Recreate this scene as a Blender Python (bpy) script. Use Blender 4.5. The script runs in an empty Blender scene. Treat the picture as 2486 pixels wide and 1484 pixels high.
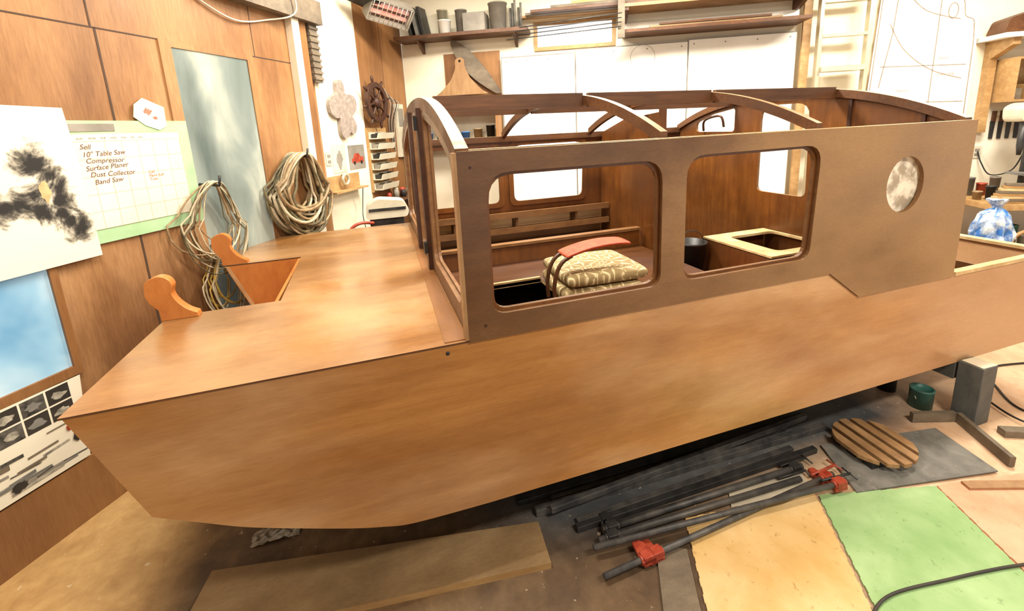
import bpy, bmesh, math, random
from mathutils import Vector, Matrix
from mathutils.geometry import tessellate_polygon
random.seed(4)
SC = bpy.context.scene
COL = SC.collection
SC.view_settings.view_transform = 'Standard'
pi = math.pi
D = math.radians

# ------------------------------------------------------------------ colour / materials
def lin(h):
    h = h.lstrip('#')
    o = []
    for i in (0, 2, 4):
        c = int(h[i:i+2], 16)/255
        o.append(c/12.92 if c <= .04045 else ((c+.055)/1.055)**2.4)
    return (o[0], o[1], o[2], 1)

def base_mat(name):
    m = bpy.data.materials.new(name); m.use_nodes = True
    nt = m.node_tree; nt.nodes.clear()
    out = nt.nodes.new('ShaderNodeOutputMaterial')
    b = nt.nodes.new('ShaderNodeBsdfPrincipled')
    nt.links.new(b.outputs[0], out.inputs[0])
    return m, nt, b

def ramp(nt, fac, stops):
    r = nt.nodes.new('ShaderNodeValToRGB')
    el = r.color_ramp.elements
    while len(el) < len(stops): el.new(.5)
    for e, (p, c) in zip(el, stops):
        e.position = p; e.color = c
    nt.links.new(fac, r.inputs[0])
    return r.outputs[0]

def noise(nt, vec, scale, detail=4, rough=.55, dist=0):
    n = nt.nodes.new('ShaderNodeTexNoise')
    n.inputs['Scale'].default_value = scale
    n.inputs['Detail'].default_value = detail
    n.inputs['Roughness'].default_value = rough
    n.inputs['Distortion'].default_value = dist
    nt.links.new(vec, n.inputs['Vector'])
    return n.outputs['Fac']

def mapping(nt, scale, rot=(0, 0, 0), loc=(0, 0, 0)):
    tc = nt.nodes.new('ShaderNodeTexCoord')
    mp = nt.nodes.new('ShaderNodeMapping')
    mp.inputs['Scale'].default_value = scale
    mp.inputs['Rotation'].default_value = rot
    mp.inputs['Location'].default_value = loc
    nt.links.new(tc.outputs['Object'], mp.inputs['Vector'])
    return mp.outputs[0]

def mix(nt, fac, a, b, mode='MIX'):
    n = nt.nodes.new('ShaderNodeMix'); n.data_type = 'RGBA'; n.blend_type = mode
    if isinstance(fac, (int, float)): n.inputs[0].default_value = fac
    else: nt.links.new(fac, n.inputs[0])
    for k, v in ((6, a), (7, b)):
        if isinstance(v, tuple): n.inputs[k].default_value = v
        else: nt.links.new(v, n.inputs[k])
    return n.outputs[2]
def g1(x): return (x, x, x, 1)
def math_(nt, op, a, b):
    n = nt.nodes.new('ShaderNodeMath'); n.operation = op
    for k, v in ((0, a), (1, b)):
        if isinstance(v, (int, float)): n.inputs[k].default_value = v
        else: nt.links.new(v, n.inputs[k])
    return n.outputs[0]
def axis_range(nt, axis, lo, hi):
    tc = nt.nodes.new('ShaderNodeTexCoord')
    sx = nt.nodes.new('ShaderNodeSeparateXYZ'); nt.links.new(tc.outputs['Object'], sx.inputs[0])
    mr = nt.nodes.new('ShaderNodeMapRange'); mr.inputs[1].default_value = lo; mr.inputs[2].default_value = hi
    nt.links.new(sx.outputs[axis], mr.inputs[0])
    return mr.outputs[0]

def wood(name, ca, cb, cc, grain=(1.2, 14, 14), blotch=1.6, rough=.42, bump=.15, spec=.5, bl=.75, dark=None, pat=(1, 1.6, 2.0), dk=.6, coat=0, fine=.25, zd=None, xg=None):
    """ca/cb grain colours, cc pale sanded blotches, dark = deeper stained areas, zd = darker towards the floor, xg = reflected light painted in as paler colour along the length"""
    m, nt, b = base_mat(name)
    v = mapping(nt, grain)
    g = noise(nt, v, 2.2, 6, .6, .15)
    col = ramp(nt, g, [(.3, lin(ca)), (.72, lin(cb))])
    v2 = mapping(nt, pat)
    bn = noise(nt, v2, blotch, 4, .52, .2)
    col = mix(nt, ramp(nt, bn, [(.40, g1(0)), (.70, g1(bl))]), col, lin(cc))
    if dark:
        dn = noise(nt, mapping(nt, pat, (0, .3, .2), (7, 3, 5)), blotch*.9, 4, .54, .2)
        col = mix(nt, ramp(nt, dn, [(.42, g1(0)), (.70, g1(dk))]), col, lin(dark))
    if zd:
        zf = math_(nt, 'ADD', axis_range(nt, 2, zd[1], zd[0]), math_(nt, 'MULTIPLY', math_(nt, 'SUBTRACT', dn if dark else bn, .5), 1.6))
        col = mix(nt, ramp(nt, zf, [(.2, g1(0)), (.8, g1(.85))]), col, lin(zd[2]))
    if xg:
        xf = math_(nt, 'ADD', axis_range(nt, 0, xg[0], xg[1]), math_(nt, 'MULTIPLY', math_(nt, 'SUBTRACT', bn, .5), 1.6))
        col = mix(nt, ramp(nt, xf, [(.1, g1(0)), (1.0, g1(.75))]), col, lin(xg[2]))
    fn = noise(nt, mapping(nt, (grain[0]*5, grain[1]*2.5, grain[2]*2.5)), 6, 3, .7)
    col = mix(nt, fine, col, ramp(nt, fn, [(.3, g1(.25)), (.7, g1(.75))]), 'SOFT_LIGHT')
    nt.links.new(col, b.inputs['Base Color'])
    nt.links.new(ramp(nt, bn, [(.3, g1(max(.05, rough-.1))), (.7, g1(rough+.18))]), b.inputs['Roughness'])
    b.inputs['Specular IOR Level'].default_value = spec
    if coat:
        b.inputs['Coat Weight'].default_value = coat; b.inputs['Coat Roughness'].default_value = .28
    bp = nt.nodes.new('ShaderNodeBump'); bp.inputs['Strength'].default_value = bump
    bp.inputs['Distance'].default_value = .002
    nt.links.new(g, bp.inputs['Height']); nt.links.new(bp.outputs[0], b.inputs['Normal'])
    return m

def plain(name, c, c2=None, scale=8, rough=.55, metal=0, bump=0, lo=.35, hi=.7, speck=None, sp_scale=18, sp=(.64, .70)):
    m, nt, b = base_mat(name)
    c2 = c2 or c
    v = mapping(nt, (1, 1, 1))
    n = noise(nt, v, scale, 5, .6, .3)
    col = ramp(nt, n, [(lo, lin(c)), (hi, lin(c2))])
    if speck:
        s = noise(nt, v, sp_scale, 4, .6, .2)
        col = mix(nt, ramp(nt, s, [(sp[0], g1(0)), (sp[1], g1(.55))]), col, lin(speck))
    nt.links.new(col, b.inputs['Base Color'])
    b.inputs['Roughness'].default_value = rough
    b.inputs['Metallic'].default_value = metal
    if bump:
        bp = nt.nodes.new('ShaderNodeBump'); bp.inputs['Strength'].default_value = bump
        bp.inputs['Distance'].default_value = .004
        nt.links.new(n, bp.inputs['Height']); nt.links.new(bp.outputs[0], b.inputs['Normal'])
    return m

def glow(name, stops, strength, scale=2, axis=(1, 1, 1), rough=.15, dist=.5, detail=5):
    m, nt, b = base_mat(name)
    v = mapping(nt, axis)
    n = noise(nt, v, scale, detail, .5, dist)
    col = ramp(nt, n, [(p, lin(c)) for p, c in stops])
    nt.links.new(col, b.inputs['Base Color'])
    nt.links.new(col, b.inputs['Emission Color'])
    b.inputs['Emission Strength'].default_value = strength
    b.inputs['Roughness'].default_value = rough
    return m

M_HULL = wood('hull_plywood', '#9e6a35', '#b58148', '#cfa97e', (.8, 6, 12), 1.9, .32, dark='#80502a', pat=(.55, 1, 1.6), coat=.3, dk=.75, bl=.75, xg=(1.0, 3.6, '#c8a078'))  # highlight on the aft hull painted in as a paler tone
M_DECK = wood('deck_plywood', '#84582e', '#9c6d3a', '#ba966c', (1.0, 8, 9), 1.5, .23, spec=.6, dark='#6c4522', coat=.5, bl=.65, dk=.7)
M_DOUB = wood('deck_doubler_ply', '#774e2a', '#8a5c33', '#80542e', (12, 2, 12), 1.5, .35)
M_CABIN = wood('cabin_plywood', '#56381e', '#6c4729', '#8b6743', (1.5, 12, 10), 1.1, .34, dark='#432b15', bl=.65, coat=.2, xg=(.9, 2.9, '#a98557'))  # sheen from the white wall painted paler towards the stern
M_CABIN2 = wood('cabin_inside', '#653a19', '#845224', '#5b361a', (12, 12, 1.4), 1.6, .3, dark='#442510', coat=.2)
M_BENCH = wood('bench_top_wood', '#4c2b16', '#603c1e', '#452614', (2, 10, 10), 1.6, .4)
M_SILL = wood('window_edge_wood', '#684426', '#8a653d', '#785230', (4, 10, 10), 3, .45)
M_BEAM = wood('roof_beam_wood', '#4d2c15', '#734a29', '#5a381d', (1.5, 30, 30), 3, .45, dark='#3a200d')
M_PALE = wood('pale_edge_wood', '#c8a672', '#e8d2a2', '#b0885a', (6, 6, 6), 7, .5)
M_EDGE = wood('corner_edge_wood', '#8e6842', '#ab8960', '#9a7550', (10, 10, 2), 5, .5)
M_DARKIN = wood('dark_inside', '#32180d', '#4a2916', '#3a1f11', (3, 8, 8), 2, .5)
M_VARN = wood('varnished_wood', '#a8602a', '#c37c3c', '#b67034', (8, 8, 3), 5, .3)
M_SLAT = wood('worn_slat_wood', '#8f6a44', '#b89266', '#7a5a38', (12, 3, 3), 6, .6)
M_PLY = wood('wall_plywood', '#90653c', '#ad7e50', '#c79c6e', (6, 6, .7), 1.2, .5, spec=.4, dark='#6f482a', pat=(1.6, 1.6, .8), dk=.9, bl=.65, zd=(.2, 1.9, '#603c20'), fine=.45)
M_PLY2 = wood('wall_plywood_dark', '#7e5430', '#9a6c40', '#a87c4e', (8, 8, .9), 1.5, .5, spec=.4, dark='#644024', pat=(1.4, 1.4, .8))
M_LUMBER = wood('lumber', '#ac8654', '#cca976', '#9c784a', (3, 16, 16), 2.5, .5, dark='#8a6438')
M_FBOARD = wood('dusty_tan_board', '#967850', '#ae9068', '#866a46', (1.5, 6, 6), 2.5, .6, dark='#6c5438')
M_GREYWOOD = wood('weathered_board', '#6a5e4e', '#887a66', '#5e5244', (3, 12, 12), 3, .6, dark='#4a4238')
M_DKPOST = wood('grey_post', '#454746', '#60625f', '#505250', (8, 8, 3), 4, .6)
M_WHITE = plain('painted_wall', '#ece2c8', '#f5efdc', 1.2, .6, speck='#dccbaa', sp_scale=2.5, sp=(.55, .75))
M_SHEET = plain('white_panel', '#ebe8de', '#f7f5ee', 2, .45)
M_PAPER = plain('paper', '#ddd5be', '#ebe4d0', 3, .7)
M_BLACK = plain('black_plastic', '#141414', '#262422', 6, .4)
M_STEEL = plain('dark_steel', '#262627', '#464544', 9, .45, .3)
M_BAR = plain('dusty_steel_bar', '#363638', '#65615c', 11, .5, .2)
M_ALU = plain('aluminium', '#bfb89e', '#d8d2bc', 4, .35, .5)
M_RED = plain('red_enamel', '#8a2c1a', '#b8523a', 25, .45)
M_REDPAD = plain('red_vinyl', '#a83a1c', '#c85632', 20, .6)
M_GREEN = plain('green_foam', '#7fa368', '#a6c28e', 3, .85, bump=.15, speck='#5e7c4a', sp_scale=34, sp=(.62, .72))
M_YELLOW = plain('yellow_foam', '#c29c5c', '#dfc290', 2.6, .85, bump=.15, speck='#8a6a34', sp_scale=30, sp=(.62, .72))
M_ORANGE = plain('salmon_foam', '#d29070', '#e6b294', 3, .85, bump=.15, speck='#b0745a', sp_scale=30, sp=(.62, .72))
M_BEIGE = plain('beige_foam', '#a39a88', '#c2b8a4', 4, .85, bump=.15, speck='#7c7466', sp_scale=30, sp=(.62, .72))
M_GREYMAT = plain('grey_mat', '#5e5d58', '#807d76', 9, .8, bump=.3, speck='#9c988f', sp_scale=30)
M_GREYPL = plain('grey_plastic', '#7c766c', '#9a9388', 5, .5)
M_CREAM = plain('cream_plastic', '#c6bea6', '#ddd6c2', 5, .4)
M_BLUE = plain('blue_plastic', '#2f6fc0', '#6ea2dc', 7, .35)
M_TAN = plain('tan_hose', '#80684a', '#a8916c', 20, .5)
M_OLIVE = plain('olive_hose', '#4c4530', '#75694a', 20, .5)
M_PCORD = plain('pale_cord', '#aa9c80', '#d0c4a8', 20, .5)
M_YCORD = plain('yellow_cord', '#a88840', '#c8a858', 20, .5)
M_INK = plain('ink', '#2a2622', '#3a332c', 8, .6)
M_PEN = plain('brown_marker', '#56301f', '#7a4c3a', 30, .6)
M_LRED = plain('faint_red_marker', '#b0604a', '#c47e66', 30, .6)
M_PENCIL = plain('pencil', '#857560', '#a0907a', 30, .6)
M_SOOT = plain('black_spray', '#1d1b18', '#6a655c', 22, .7)
M_SOOT2 = plain('grey_spray', '#6f6a60', '#c2bba8', 30, .7)
M_GREENFR = plain('mint_green_board', '#98bf8e', '#b0cfa6', 6, .5)
M_STONE = plain('grey_cut_board', '#857970', '#a89b91', 30, .8, bump=.4)
M_FROST = glow('frosted_glass', [(.30, '#55625f'), (.5, '#7f8a85'), (.70, '#bcc0b2')], .12, 1.3, (1.8, 1.8, .7), .3, .8, 5)
M_WBLUE = glow('daylight_glass', [(.30, '#5c8eb0'), (.5, '#8ab0c6'), (.70, '#c6d4d8')], .40, 2.0, (1, 1, 1), .2, .4, 3)
M_DAY = glow('window_daylight', [(.3, '#c8dcf0'), (.6, '#ffffff')], 1.0, 2)
M_HEAT = glow('heater_element', [(.3, '#e08a78'), (.7, '#f4c4b4')], .6, 8)
M_SEAM = plain('seam', '#3e2a1c', '#4e3624', 6, .7)
M_TEAL = plain('teal_can', '#2e5a52', '#4a8074', 10, .4)
M_FIG = plain('pale_disc', '#a89a86', '#efe6d4', 11, .5, lo=.42, hi=.56)
M_GRID = plain('grid_tan', '#c4b28e', '#d0c09c', 5)
M_BAG = plain('blue_white_bag', '#3a72b8', '#d0dce2', 9, .3, lo=.42, hi=.60)
M_CLEAR = plain('crumpled_plastic_film', '#8a7c68', '#b3a58e', 10, .25)

def floor_mat():
    m, nt, b = base_mat('workshop_floor')
    v = mapping(nt, (1, 1, 1))
    n1 = noise(nt, v, 1.1, 6, .62, .4)
    n2 = noise(nt, v, 9, 6, .7, .3)
    left = ramp(nt, n1, [(.33, lin('#48382a')), (.5, lin('#665038')), (.66, lin('#8a6e4a'))])  # old brown floor, darkened with the boat's shadow in its colour
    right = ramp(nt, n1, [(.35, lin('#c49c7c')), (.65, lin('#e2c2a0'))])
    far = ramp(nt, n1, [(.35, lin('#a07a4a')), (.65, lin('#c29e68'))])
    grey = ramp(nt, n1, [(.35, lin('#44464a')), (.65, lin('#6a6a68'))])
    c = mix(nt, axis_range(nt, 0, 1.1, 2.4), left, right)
    c = mix(nt, axis_range(nt, 0, -.85, -1.05), c, far)  # lighter tan near the left wall, where the painted shadow ends
    under = math_(nt, 'MULTIPLY', math_(nt, 'MULTIPLY', axis_range(nt, 1, 1.38, 1.60), axis_range(nt, 0, .2, .7)), axis_range(nt, 0, 3.2, 2.7))  # mask for the hull's shade, painted grey into the floor
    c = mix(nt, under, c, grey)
    c = mix(nt, .6, c, ramp(nt, n2, [(.3, g1(.2)), (.7, g1(.8))]), 'SOFT_LIGHT')
    s = noise(nt, v, 26, 3, .6)
    c = mix(nt, ramp(nt, s, [(.67, g1(0)), (.71, g1(.5))]), c, lin('#d4c4a8'))
    nt.links.new(c, b.inputs['Base Color'])
    b.inputs['Roughness'].default_value = .55
    return m
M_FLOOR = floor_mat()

def cushion_mat():
    m, nt, b = base_mat('patterned_fabric')
    v = mapping(nt, (1, 1, 1))
    w = nt.nodes.new('ShaderNodeTexVoronoi'); w.inputs['Scale'].default_value = 10
    nt.links.new(v, w.inputs['Vector'])
    sub = nt.nodes.new('ShaderNodeVectorMath'); sub.operation = 'SUBTRACT'
    nt.links.new(v, sub.inputs[0]); nt.links.new(w.outputs['Position'], sub.inputs[1])
    sep = nt.nodes.new('ShaderNodeSeparateXYZ'); nt.links.new(sub.outputs[0], sep.inputs[0])
    at = math_(nt, 'ARCTAN2', sep.outputs[0], sep.outputs[1])
    si = math_(nt, 'SINE', math_(nt, 'MULTIPLY', at, 6), 0)
    c = ramp(nt, si, [(.10, lin('#8c7850')), (.7, lin('#a8936a')), (.95, lin('#d4c49a'))])
    nt.links.new(c, b.inputs['Base Color']); b.inputs['Roughness'].default_value = .85
    return m
M_CUSH = cushion_mat()

# ------------------------------------------------------------------ mesh building
class MB:
    def __init__(s): s.v = []; s.f = []; s.m = []; s.s = []
    def add(s, vs, fs, mi=0, sm=False):
        o = len(s.v); s.v += [Vector(v) for v in vs]
        for f in fs:
            s.f.append(tuple(i+o for i in f)); s.m.append(mi); s.s.append(sm)
        return s
    def prism(s, outer, th, M, holes=(), mi=0, emi=None):
        if emi is None: emi = mi
        loops = [list(outer)]+[list(h) for h in holes]
        flat = [Vector((p[0], p[1], 0)) for l in loops for p in l]
        tris = tessellate_polygon([[Vector((p[0], p[1], 0)) for p in l] for l in loops])
        n = len(flat)
        vs = [M@p for p in flat]+[M@Vector((p.x, p.y, th)) for p in flat]
        s.add(vs, [tuple(t) for t in tris]+[tuple(i+n for i in reversed(t)) for t in tris], mi)
        o = len(s.v)-2*n; k = 0
        for l in loops:
            for i in range(len(l)):
                a = k+i; b2 = k+(i+1) % len(l)
                s.f.append((o+a, o+b2, o+b2+n, o+a+n)); s.m.append(emi); s.s.append(False)
            k += len(l)
        return s
    def box(s, c, size, ax=None, mi=0):
        ax = ax or (Vector((1, 0, 0)), Vector((0, 1, 0)), Vector((0, 0, 1)))
        c = Vector(c); vs = []
        for i in (-.5, .5):
            for j in (-.5, .5):
                for k in (-.5, .5):
                    vs.append(c+Vector(ax[0])*i*size[0]+Vector(ax[1])*j*size[1]+Vector(ax[2])*k*size[2])
        return s.add(vs, [(0, 1, 3, 2), (4, 6, 7, 5), (0, 4, 5, 1), (2, 3, 7, 6), (0, 2, 6, 4), (1, 5, 7, 3)], mi)
    def bb(s, a, b, mi=0):
        return s.box([(a[i]+b[i])/2 for i in range(3)], [abs(b[i]-a[i]) for i in range(3)], None, mi)
    def tube(s, pts, r, seg=8, cyc=False, mi=0, caps=True):
        pts = [Vector(p) for p in pts]; n = len(pts); vs = []; fs = []
        up = None
        for i in range(n):
            if cyc: d = pts[(i+1) % n]-pts[i-1]
            else: d = pts[min(i+1, n-1)]-pts[max(i-1, 0)]
            if d.length < 1e-9: d = Vector((0, 0, 1))
            d.normalize()
            if up is None:
                up = Vector((0, 0, 1)) if abs(d.z) < .9 else Vector((1, 0, 0))
            x = up-d*up.dot(d)
            if x.length < 1e-5: x = d.orthogonal()
            x.normalize(); up = x; y = d.cross(x)
            rr = r[i] if isinstance(r, (list, tuple)) else r
            for k in range(seg):
                a = 2*pi*k/seg
                vs.append(pts[i]+x*math.cos(a)*rr+y*math.sin(a)*rr)
        for i in range(n if cyc else n-1):
            j = (i+1) % n
            for k in range(seg):
                l = (k+1) % seg
                fs.append((i*seg+k, i*seg+l, j*seg+l, j*seg+k))
        s.add(vs, fs, mi, True)
        if not cyc and caps:
            o = len(s.v)-len(vs)
            s.f.append(tuple(o+k for k in range(seg))); s.m.append(mi); s.s.append(False)
            s.f.append(tuple(o+(n-1)*seg+k for k in range(seg))); s.m.append(mi); s.s.append(False)
        return s
    def lathe(s, prof, M=Matrix(), seg=24, mi=0):
        vs = []; fs = []; n = len(prof)
        for (r, z) in prof:
            for k in range(seg):
                a = 2*pi*k/seg
                vs.append(M@Vector((r*math.cos(a), r*math.sin(a), z)))
        for i in range(n-1):
            for k in range(seg):
                l = (k+1) % seg
                fs.append((i*seg+k, i*seg+l, (i+1)*seg+l, (i+1)*seg+k))
        s.add(vs, fs, mi, True)
        o = len(s.v)-len(vs)
        for i in (0, n-1):
            if prof[i][0] > 1e-4:
                s.f.append(tuple(o+i*seg+k for k in range(seg))); s.m.append(mi); s.s.append(False)
        return s
    def puff(s, M, sx, sy, h, p=4, n=22, mi=0, e=.45, sag=0, wob=.01):
        vs = []; fs = []
        for side in (1, -1):
            o = len(vs)
            for i in range(n+1):
                for j in range(n+1):
                    u = math.sin((-1+2*i/n)*pi/2); v = math.sin((-1+2*j/n)*pi/2)
                    z = max(0, (1-abs(u)**p)*(1-abs(v)**p))**e
                    vs.append(M@Vector((u*sx/2*(1-.03*v*v), v*sy/2*(1-.03*u*u), side*z*h/2*(1-wob*math.cos(u*5)*math.cos(v*4))-sag*u*u)))
            for i in range(n):
                for j in range(n):
                    a = o+i*(n+1)+j
                    fs.append((a, a+1, a+n+2, a+n+1))
        return s.add(vs, fs, mi, True)

def meta(ob, label=None, category=None, group=None, kind=None):
    if label: ob['label'] = label
    if category: ob['category'] = category
    if group: ob['group'] = group
    if kind: ob['kind'] = kind

def mkobj(name, mb, mats, parent=None, label=None, category=None, group=None, kind=None, bevel=0, topmat=None, topz=-9, keep=False):
    me = bpy.data.meshes.new(name)
    me.from_pydata([tuple(v) for v in mb.v], [], mb.f)
    if not isinstance(mats, (list, tuple)): mats = [mats]
    for m in mats: me.materials.append(m)
    for i, p in enumerate(me.polygons):
        p.material_index = mb.m[i]; p.use_smooth = mb.s[i]
    bm = bmesh.new(); bm.from_mesh(me)
    bmesh.ops.remove_doubles(bm, verts=bm.verts, dist=1e-6)
    bmesh.ops.recalc_face_normals(bm, faces=bm.faces)
    if topmat is not None:
        for f in bm.faces:
            if f.normal.z > .6 and f.calc_center_median().z > topz: f.material_index = topmat
    bm.to_mesh(me); bm.free()
    ob = bpy.data.objects.new(name, me)
    if me.vertices and not keep:
        xs = [v.co.x for v in me.vertices]; ys = [v.co.y for v in me.vertices]; zs = [v.co.z for v in me.vertices]
        c = Vector(((min(xs)+max(xs))/2, (min(ys)+max(ys))/2, min(zs)))
        me.transform(Matrix.Translation(-c)); ob.location = c
    COL.objects.link(ob)
    if parent:
        ob.parent = parent
        ob.matrix_parent_inverse = Matrix.Translation(-Vector(parent['_loc']))
    ob['_loc'] = list(ob.location)
    meta(ob, label, category, group, kind)
    if bevel:
        md = ob.modifiers.new('bevel', 'BEVEL'); md.width = bevel; md.segments = 2; md.limit_method = 'ANGLE'
    return ob
def part(name, mb, mats, parent, label=None, bevel=0, **k):
    return mkobj(name, mb, mats, parent, label=label, bevel=bevel, keep=True, **k)

def empty(name, loc, label, category, group=None):
    e = bpy.data.objects.new(name, None); e.location = loc; e.empty_display_size = .1
    COL.objects.link(e); e['_loc'] = list(loc); meta(e, label, category, group)
    return e

def FR(o, u, v):
    u = Vector(u).normalized(); v = Vector(v); v = (v-u*v.dot(u)).normalized(); w = u.cross(v)
    return Matrix(((u.x, v.x, w.x, o[0]), (u.y, v.y, w.y, o[1]), (u.z, v.z, w.z, o[2]), (0, 0, 0, 1)))

def rnd(pts, r, seg=4):
    out = []; n = len(pts)
    for i in range(n):
        p0 = Vector(pts[i-1][:2]); p1 = Vector(pts[i][:2]); p2 = Vector(pts[(i+1) % n][:2])
        rr = r[i] if isinstance(r, (list, tuple)) else r
        a = (p0-p1); b = (p2-p1)
        k = min(rr, a.length*.45, b.length*.45)
        A = p1+a.normalized()*k; B = p1+b.normalized()*k
        for j in range(seg+1):
            t = j/seg
            q = A*(1-t)**2+p1*2*t*(1-t)+B*t*t
            out.append((q.x, q.y))
    return out
def rect(a, b, c, d): return [(a, b), (c, b), (c, d), (a, d)]
def circ(cx, cy, r, n=32, ry=None):
    ry = ry or r
    return [(cx+r*math.cos(2*pi*i/n), cy+ry*math.sin(2*pi*i/n)) for i in range(n)]
def cat(pts, n=8, cyc=False):
    P = [Vector(p) for p in pts]; N = len(P); out = []
    for i in range(N if cyc else N-1):
        if cyc: a, b, c, d = P[i-1], P[i], P[(i+1) % N], P[(i+2) % N]
        else: a, b, c, d = P[max(i-1, 0)], P[i], P[i+1], P[min(i+2, N-1)]
        for k in range(n):
            t = k/n
            out.append(.5*((2*b)+(c-a)*t+(2*a-5*b+4*c-d)*t*t+(3*b-a-3*c+d)*t**3))
    if not cyc: out.append(P[-1])
    return out
def cat2(pts, n=5, cyc=False): return [(p.x, p.y) for p in cat([Vector((a, b, 0)) for a, b in pts], n, cyc)]

# wall frames -------------------------------------------------------
NL = Vector((.854, -.52, 0)).normalized(); AL = Vector((.52, .854, 0)).normalized(); ZL = Vector((0, 0, 1))
def LP(t, z, off=0): return NL*(-2.532+off)+AL*t+ZL*z
def LM(off=0): return FR(NL*(-2.532+off), AL, ZL)
NB = Vector((.464, .886, 0)).normalized(); AB = Vector((.886, -.464, 0)).normalized()
def BP(s, z, off=0): return NB*(5.264-off)+AB*s+ZL*z
def BM(off=0): return FR(NB*(5.264-off), AB, ZL)
LAX = (AL, NL, ZL); BAX = (AB, NB, ZL)
XZ = lambda y: FR((0, y, 0), (1, 0, 0), (0, 0, 1))          # thickness goes -Y
YZ = lambda x: FR((x, 0, 0), (0, 1, 0), (0, 0, 1))          # thickness goes +X
XY = lambda z: FR((0, 0, z), (1, 0, 0), (0, 1, 0))          # thickness goes +Z

def stain_mat():
    """paper with ragged black spray stains, soaked around a few spots of the sheet"""
    m, nt, b = base_mat('stained_paper_sheet')
    geo = nt.nodes.new('ShaderNodeTexCoord')
    v = mapping(nt, (1, 1, 1))
    n = noise(nt, v, 7, 8, .72, 1.6)
    n2 = noise(nt, v, 30, 4, .7, .5)
    cur = None
    for (t, z, r) in [(1.44, 1.72, .055), (1.475, 1.66, .045), (1.49, 1.60, .045), (1.42, 1.57, .045), (1.36, 1.54, .055), (1.29, 1.53, .055), (1.50, 1.54, .045), (1.49, 1.48, .050), (1.54, 1.40, .050), (1.51, 1.44, .05), (1.43, 1.50, .05)]:
        d = nt.nodes.new('ShaderNodeVectorMath'); d.operation = 'DISTANCE'
        nt.links.new(geo.outputs['Object'], d.inputs[0]); d.inputs[1].default_value = tuple(LP(t, z, .032))
        q = math_(nt, 'DIVIDE', d.outputs['Value'], r)
        cur = q if cur is None else math_(nt, 'MINIMUM', cur, q)
    f_ = math_(nt, 'ADD', cur, math_(nt, 'MULTIPLY', math_(nt, 'SUBTRACT', n, .5), 4.2))
    f_ = math_(nt, 'ADD', f_, math_(nt, 'MULTIPLY', math_(nt, 'SUBTRACT', n2, .5), 1.2))
    col = ramp(nt, math_(nt, 'MULTIPLY', f_, .4), [(.14, lin('#1f1d1a')), (.30, lin('#5e594f')), (.44, lin('#a8a292')), (.58, lin('#e6dfcc'))])
    nt.links.new(col, b.inputs['Base Color']); b.inputs['Roughness'].default_value = .7
    return m
M_STAIN = stain_mat()

# ================================================================== SETTING
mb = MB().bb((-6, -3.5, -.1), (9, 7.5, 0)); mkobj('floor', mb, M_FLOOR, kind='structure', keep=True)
mb = MB()
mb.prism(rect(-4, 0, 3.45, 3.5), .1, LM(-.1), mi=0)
mb.prism(rect(3.45, 0, 4.15, 3.5), .1, LM(-.1), mi=1)
mb.prism(rect(4.15, 0, 5.12, 3.5), .1, LM(-.1), mi=2)
for (a, b, c, d) in [(1.815, .3, 1.825, 2.35), (-4, 2.345, 3.2, 2.352), (1.80, 2.35, 1.808, 3.5), (.6, .3, .608, 2.35), (2.83, 2.35, 2.835, 2.68), (4.62, 0, 4.625, 3.5)]:
    mb.prism(rect(a, b, c, d), .002, LM(0), mi=3)
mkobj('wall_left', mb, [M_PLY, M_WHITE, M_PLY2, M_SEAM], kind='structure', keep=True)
mb = MB().prism(rect(-2.19, 0, 7.5, 3.5), .1, BM(-.1)); mkobj('wall_back', mb, M_WHITE, kind='structure', keep=True)
mb = MB().bb((-6, -3.5, 3.5), (9, 7.5, 3.6)); mkobj('ceiling', mb, M_WHITE, kind='structure', keep=True)
mb = MB().prism(rect(-4, 0, 3.18, .30), .015, LM(0)); mkobj('baseboard_left', mb, M_PLY2, kind='structure', keep=True)
mb = MB().prism(rect(3.19, 0, 3.27, 2.68), .06, LM(0)); mkobj('trim_1', mb, M_WHITE, kind='structure', keep=True)
mb = MB().prism(rect(3.27, 0, 3.38, 2.68), .035, LM(0)); mkobj('trim_2', mb, M_PLY2, kind='structure', keep=True)
mb = MB().prism(rect(2.45, 2.68, 3.52, 2.86), .10, LM(0)); mkobj('trim_3', mb, M_GREYWOOD, kind='structure', keep=True)
mb = MB()
mb.prism(rect(3.40, 2.22, 3.50, 2.68), .05, LM(0))
for i in range(9): mb.prism(rect(3.395, 2.24+i*.05, 3.505, 2.26+i*.05), .06, LM(0))
mkobj('trim_5', mb, M_GREYWOOD, kind='structure', keep=True)
mb = MB(); mb.prism(rect(2.13, .15, 2.80, 2.35), .010, LM(0), [rect(2.20, .25, 2.75, 2.315)], mi=0)
mb.prism(rect(2.20, .25, 2.75, 2.315), .003, LM(0), mi=1)
mkobj('door_1', mb, [M_PLY, M_FROST], kind='structure', keep=True)
mb = MB(); mb.prism(rect(-.3, .72, 1.42, 1.28), .02, LM(0), [rect(-.2, .765, 1.39, 1.25)], mi=0)
mb.prism(rect(-.2, .765, 1.39, 1.25), .006, LM(0), mi=1)
mkobj('window_1', mb, [M_PLY2, M_WBLUE], kind='structure', keep=True)
mb = MB(); mb.prism(rect(-.62, 2.60, .27, 2.90), .02, BM(0), [rect(-.58, 2.64, .23, 2.86)], mi=0)
mb.prism(rect(-.58, 2.64, .23, 2.86), .005, BM(0), mi=1)
mkobj('window_2', mb, [M_LUMBER, M_DAY], kind='structure', keep=True)

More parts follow.
